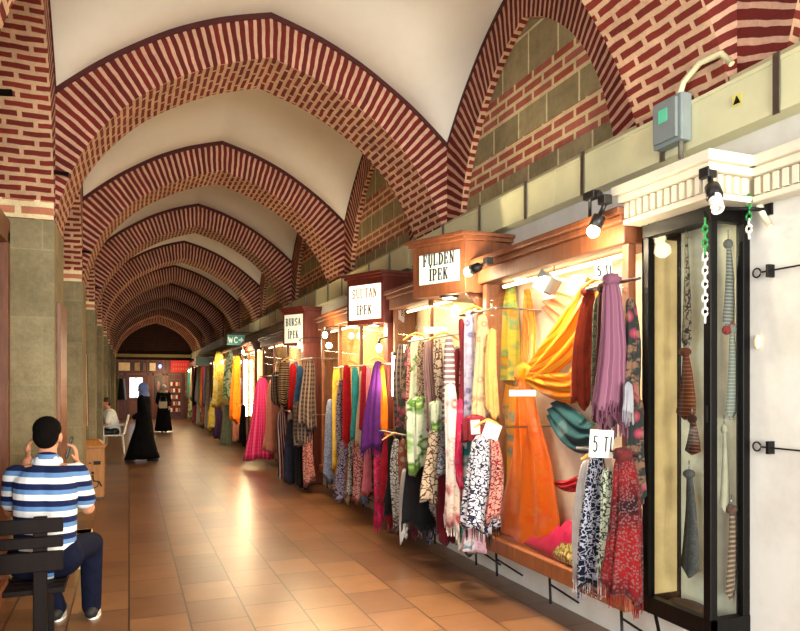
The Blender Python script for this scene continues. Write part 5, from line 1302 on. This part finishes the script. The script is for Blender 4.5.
sp_ = thing('person', 'person in a white shirt sitting sideways on the white plastic chair by the left piers', 'person', (ch.x+.02, ch.y, 0))
m = MB(); b0 = .50
capsule(m, (0, 0, b0), (-.10, 0, b0+.40), .11, .12); capsule(m, (-.11, -.14, b0+.43), (-.11, .14, b0+.43), .05, .05); capsule(m, (-.12, 0, b0+.45), (-.14, 0, b0+.56), .05, .045)
H2M = head(m, (-.17, 0, b0+.66), (-1, -.25, -.25), .96)
for sy in (-1, 1):
    sh, el, wr = Vector((-.11, sy*.18, b0+.42)), Vector((-.16, sy*.22, b0+.17)), Vector((-.36, sy*.12, b0+.14)); capsule(m, sh, el, .042, .036); capsule(m, el, wr, .035, .025); hand(m, wr, (-1, 0, -.2), (0, -sy, .2), (0, 0, -1), .9, .4)
    capsule(m, (0, sy*.09, b0-.0), (-.40, sy*.09, b0-.01), .075, .056); capsule(m, (-.40, sy*.09, b0-.01), (-.38, sy*.09, .08), .05, .034); capsule(m, (-.37, sy*.09, .05), (-.50, sy*.09, .03), .03, .024)
fuse(m, 'body', M_SKIN, sp_, .010, 2)
m = MB(); capsule(m, (0, 0, b0+.02), (-.10, 0, b0+.38), .15, .15); capsule(m, (-.11, -.15, b0+.42), (-.11, .15, b0+.42), .072, .072)
for sy in (-1, 1): capsule(m, (-.11, sy*.18, b0+.42), (-.14, sy*.21, b0+.24), .066, .06)
fuse(m, 'white_shirt', plain('white_cotton', (226, 228, 224), .85), sp_, .010, 3)
m = MB(); capsule(m, (0, -.08, b0), (0, .08, b0), .115, .115)
for sy in (-1, 1): capsule(m, (0, sy*.09, b0), (-.40, sy*.09, b0-.01), .095, .073); capsule(m, (-.40, sy*.09, b0-.01), (-.38, sy*.09, .12), .07, .055)
fuse(m, 'dark_trousers', M_BLACK, sp_, .010, 3)
for sy in (-1, 1):
    m = MB(); capsule(m, (-.35, sy*.09, .042), (-.51, sy*.09, .036), .038, .030); fuse(m, 'shoe', M_BLACK, sp_, .009, 2)
m = MB(); m.ell((0, -.02, .04), (.080, .090, .080), 18, H2M); m.ell((0, -.04, 0), (.072, .065, .09), 16, H2M); fuse(m, 'hair', plain('dark_brown_hair', (60, 28, 18), .5), sp_, .009, 1)

# ------------------------------------------------------------------ waste bin, small cream box
Yb = 10.3; a, b = PY(76, 499, Yb), PY(104, 499, Yb)
t = thing('waste_bin', 'tan wooden waste bin with black printing beside the first left piers', 'bin', ((a.x+b.x)/2, Yb+.22, 0))
bx0_, bx1_ = a.x, b.x
MB().box((bx0_, Yb, .02), (bx1_, Yb+.42, .70)).obj('bin_body', W_BIN, t, .01)
m = MB(); m.prism([(bx0_-.02, Yb-.02), (bx1_+.02, Yb-.02), (bx1_+.02, Yb+.44), (bx0_-.02, Yb+.44)], .70, .735); m.obj('lid_rim', W_BIN, t, .005)
m = MB(); q0 = [Vector((x, y, .735)) for x, y in ((bx0_, Yb), (bx1_, Yb), (bx1_, Yb+.42), (bx0_, Yb+.42))]; q1 = [Vector((x, y, .80)) for x, y in ((bx0_+.07, Yb+.08), (bx1_-.07, Yb+.08), (bx1_-.07, Yb+.34), (bx0_+.07, Yb+.34))]
for j in range(4): m.face([q0[j], q0[(j+1) % 4], q1[(j+1) % 4], q1[j]])
m.face(q1); m.obj('lid', W_BIN, t)
MB().box((bx0_+.02, Yb+.02, 0), (bx1_-.02, Yb+.40, .02)).obj('plinth', M_BLACK, t)
m = MB(); W_ = bx1_-bx0_
for (u0, u1, v0, v1) in ((.18, .36, .47, .52), (.46, .52, .485, .505), (.62, .88, .47, .52)): m.box((bx0_+W_*u0, Yb-.003, v0), (bx0_+W_*u1, Yb, v1))
m.obj('printed_word', M_INK, t)
m = MB(); cx, cz = bx0_+W_*.68, .24
m.ell((cx-.03, Yb-.003, cz+.12), (.018, .003, .02), 10); m.tube([(cx-.03, Yb-.004, cz+.09), (cx-.02, Yb-.004, cz+.01), (cx+.05, Yb-.004, cz), (cx+.08, Yb-.004, cz-.07)], .010, 6)
m.tube([(cx-.02+.06*math.cos(q), Yb-.004, cz-.03+.055*math.sin(q)) for q in [math.pi*.9+k*.35 for k in range(12)]], .006, 6)
m.obj('printed_symbol', M_INK, t)
p = PY(84, 540, 6.45); m = MB()
t = thing('small_box', 'low cream box on the floor just beyond the seated man', 'box', (p.x, 6.5, 0))
MB().box((p.x-.07, 6.42, 0), (p.x+.055, 6.62, .30)).obj('carton', plain('cream_carton', (206, 184, 130), .8), t, .004); MB().box((p.x-.075, 6.415, .27), (p.x+.06, 6.625, .30)).obj('lid', plain('cream_carton', (206, 184, 130), .8), t, .003)
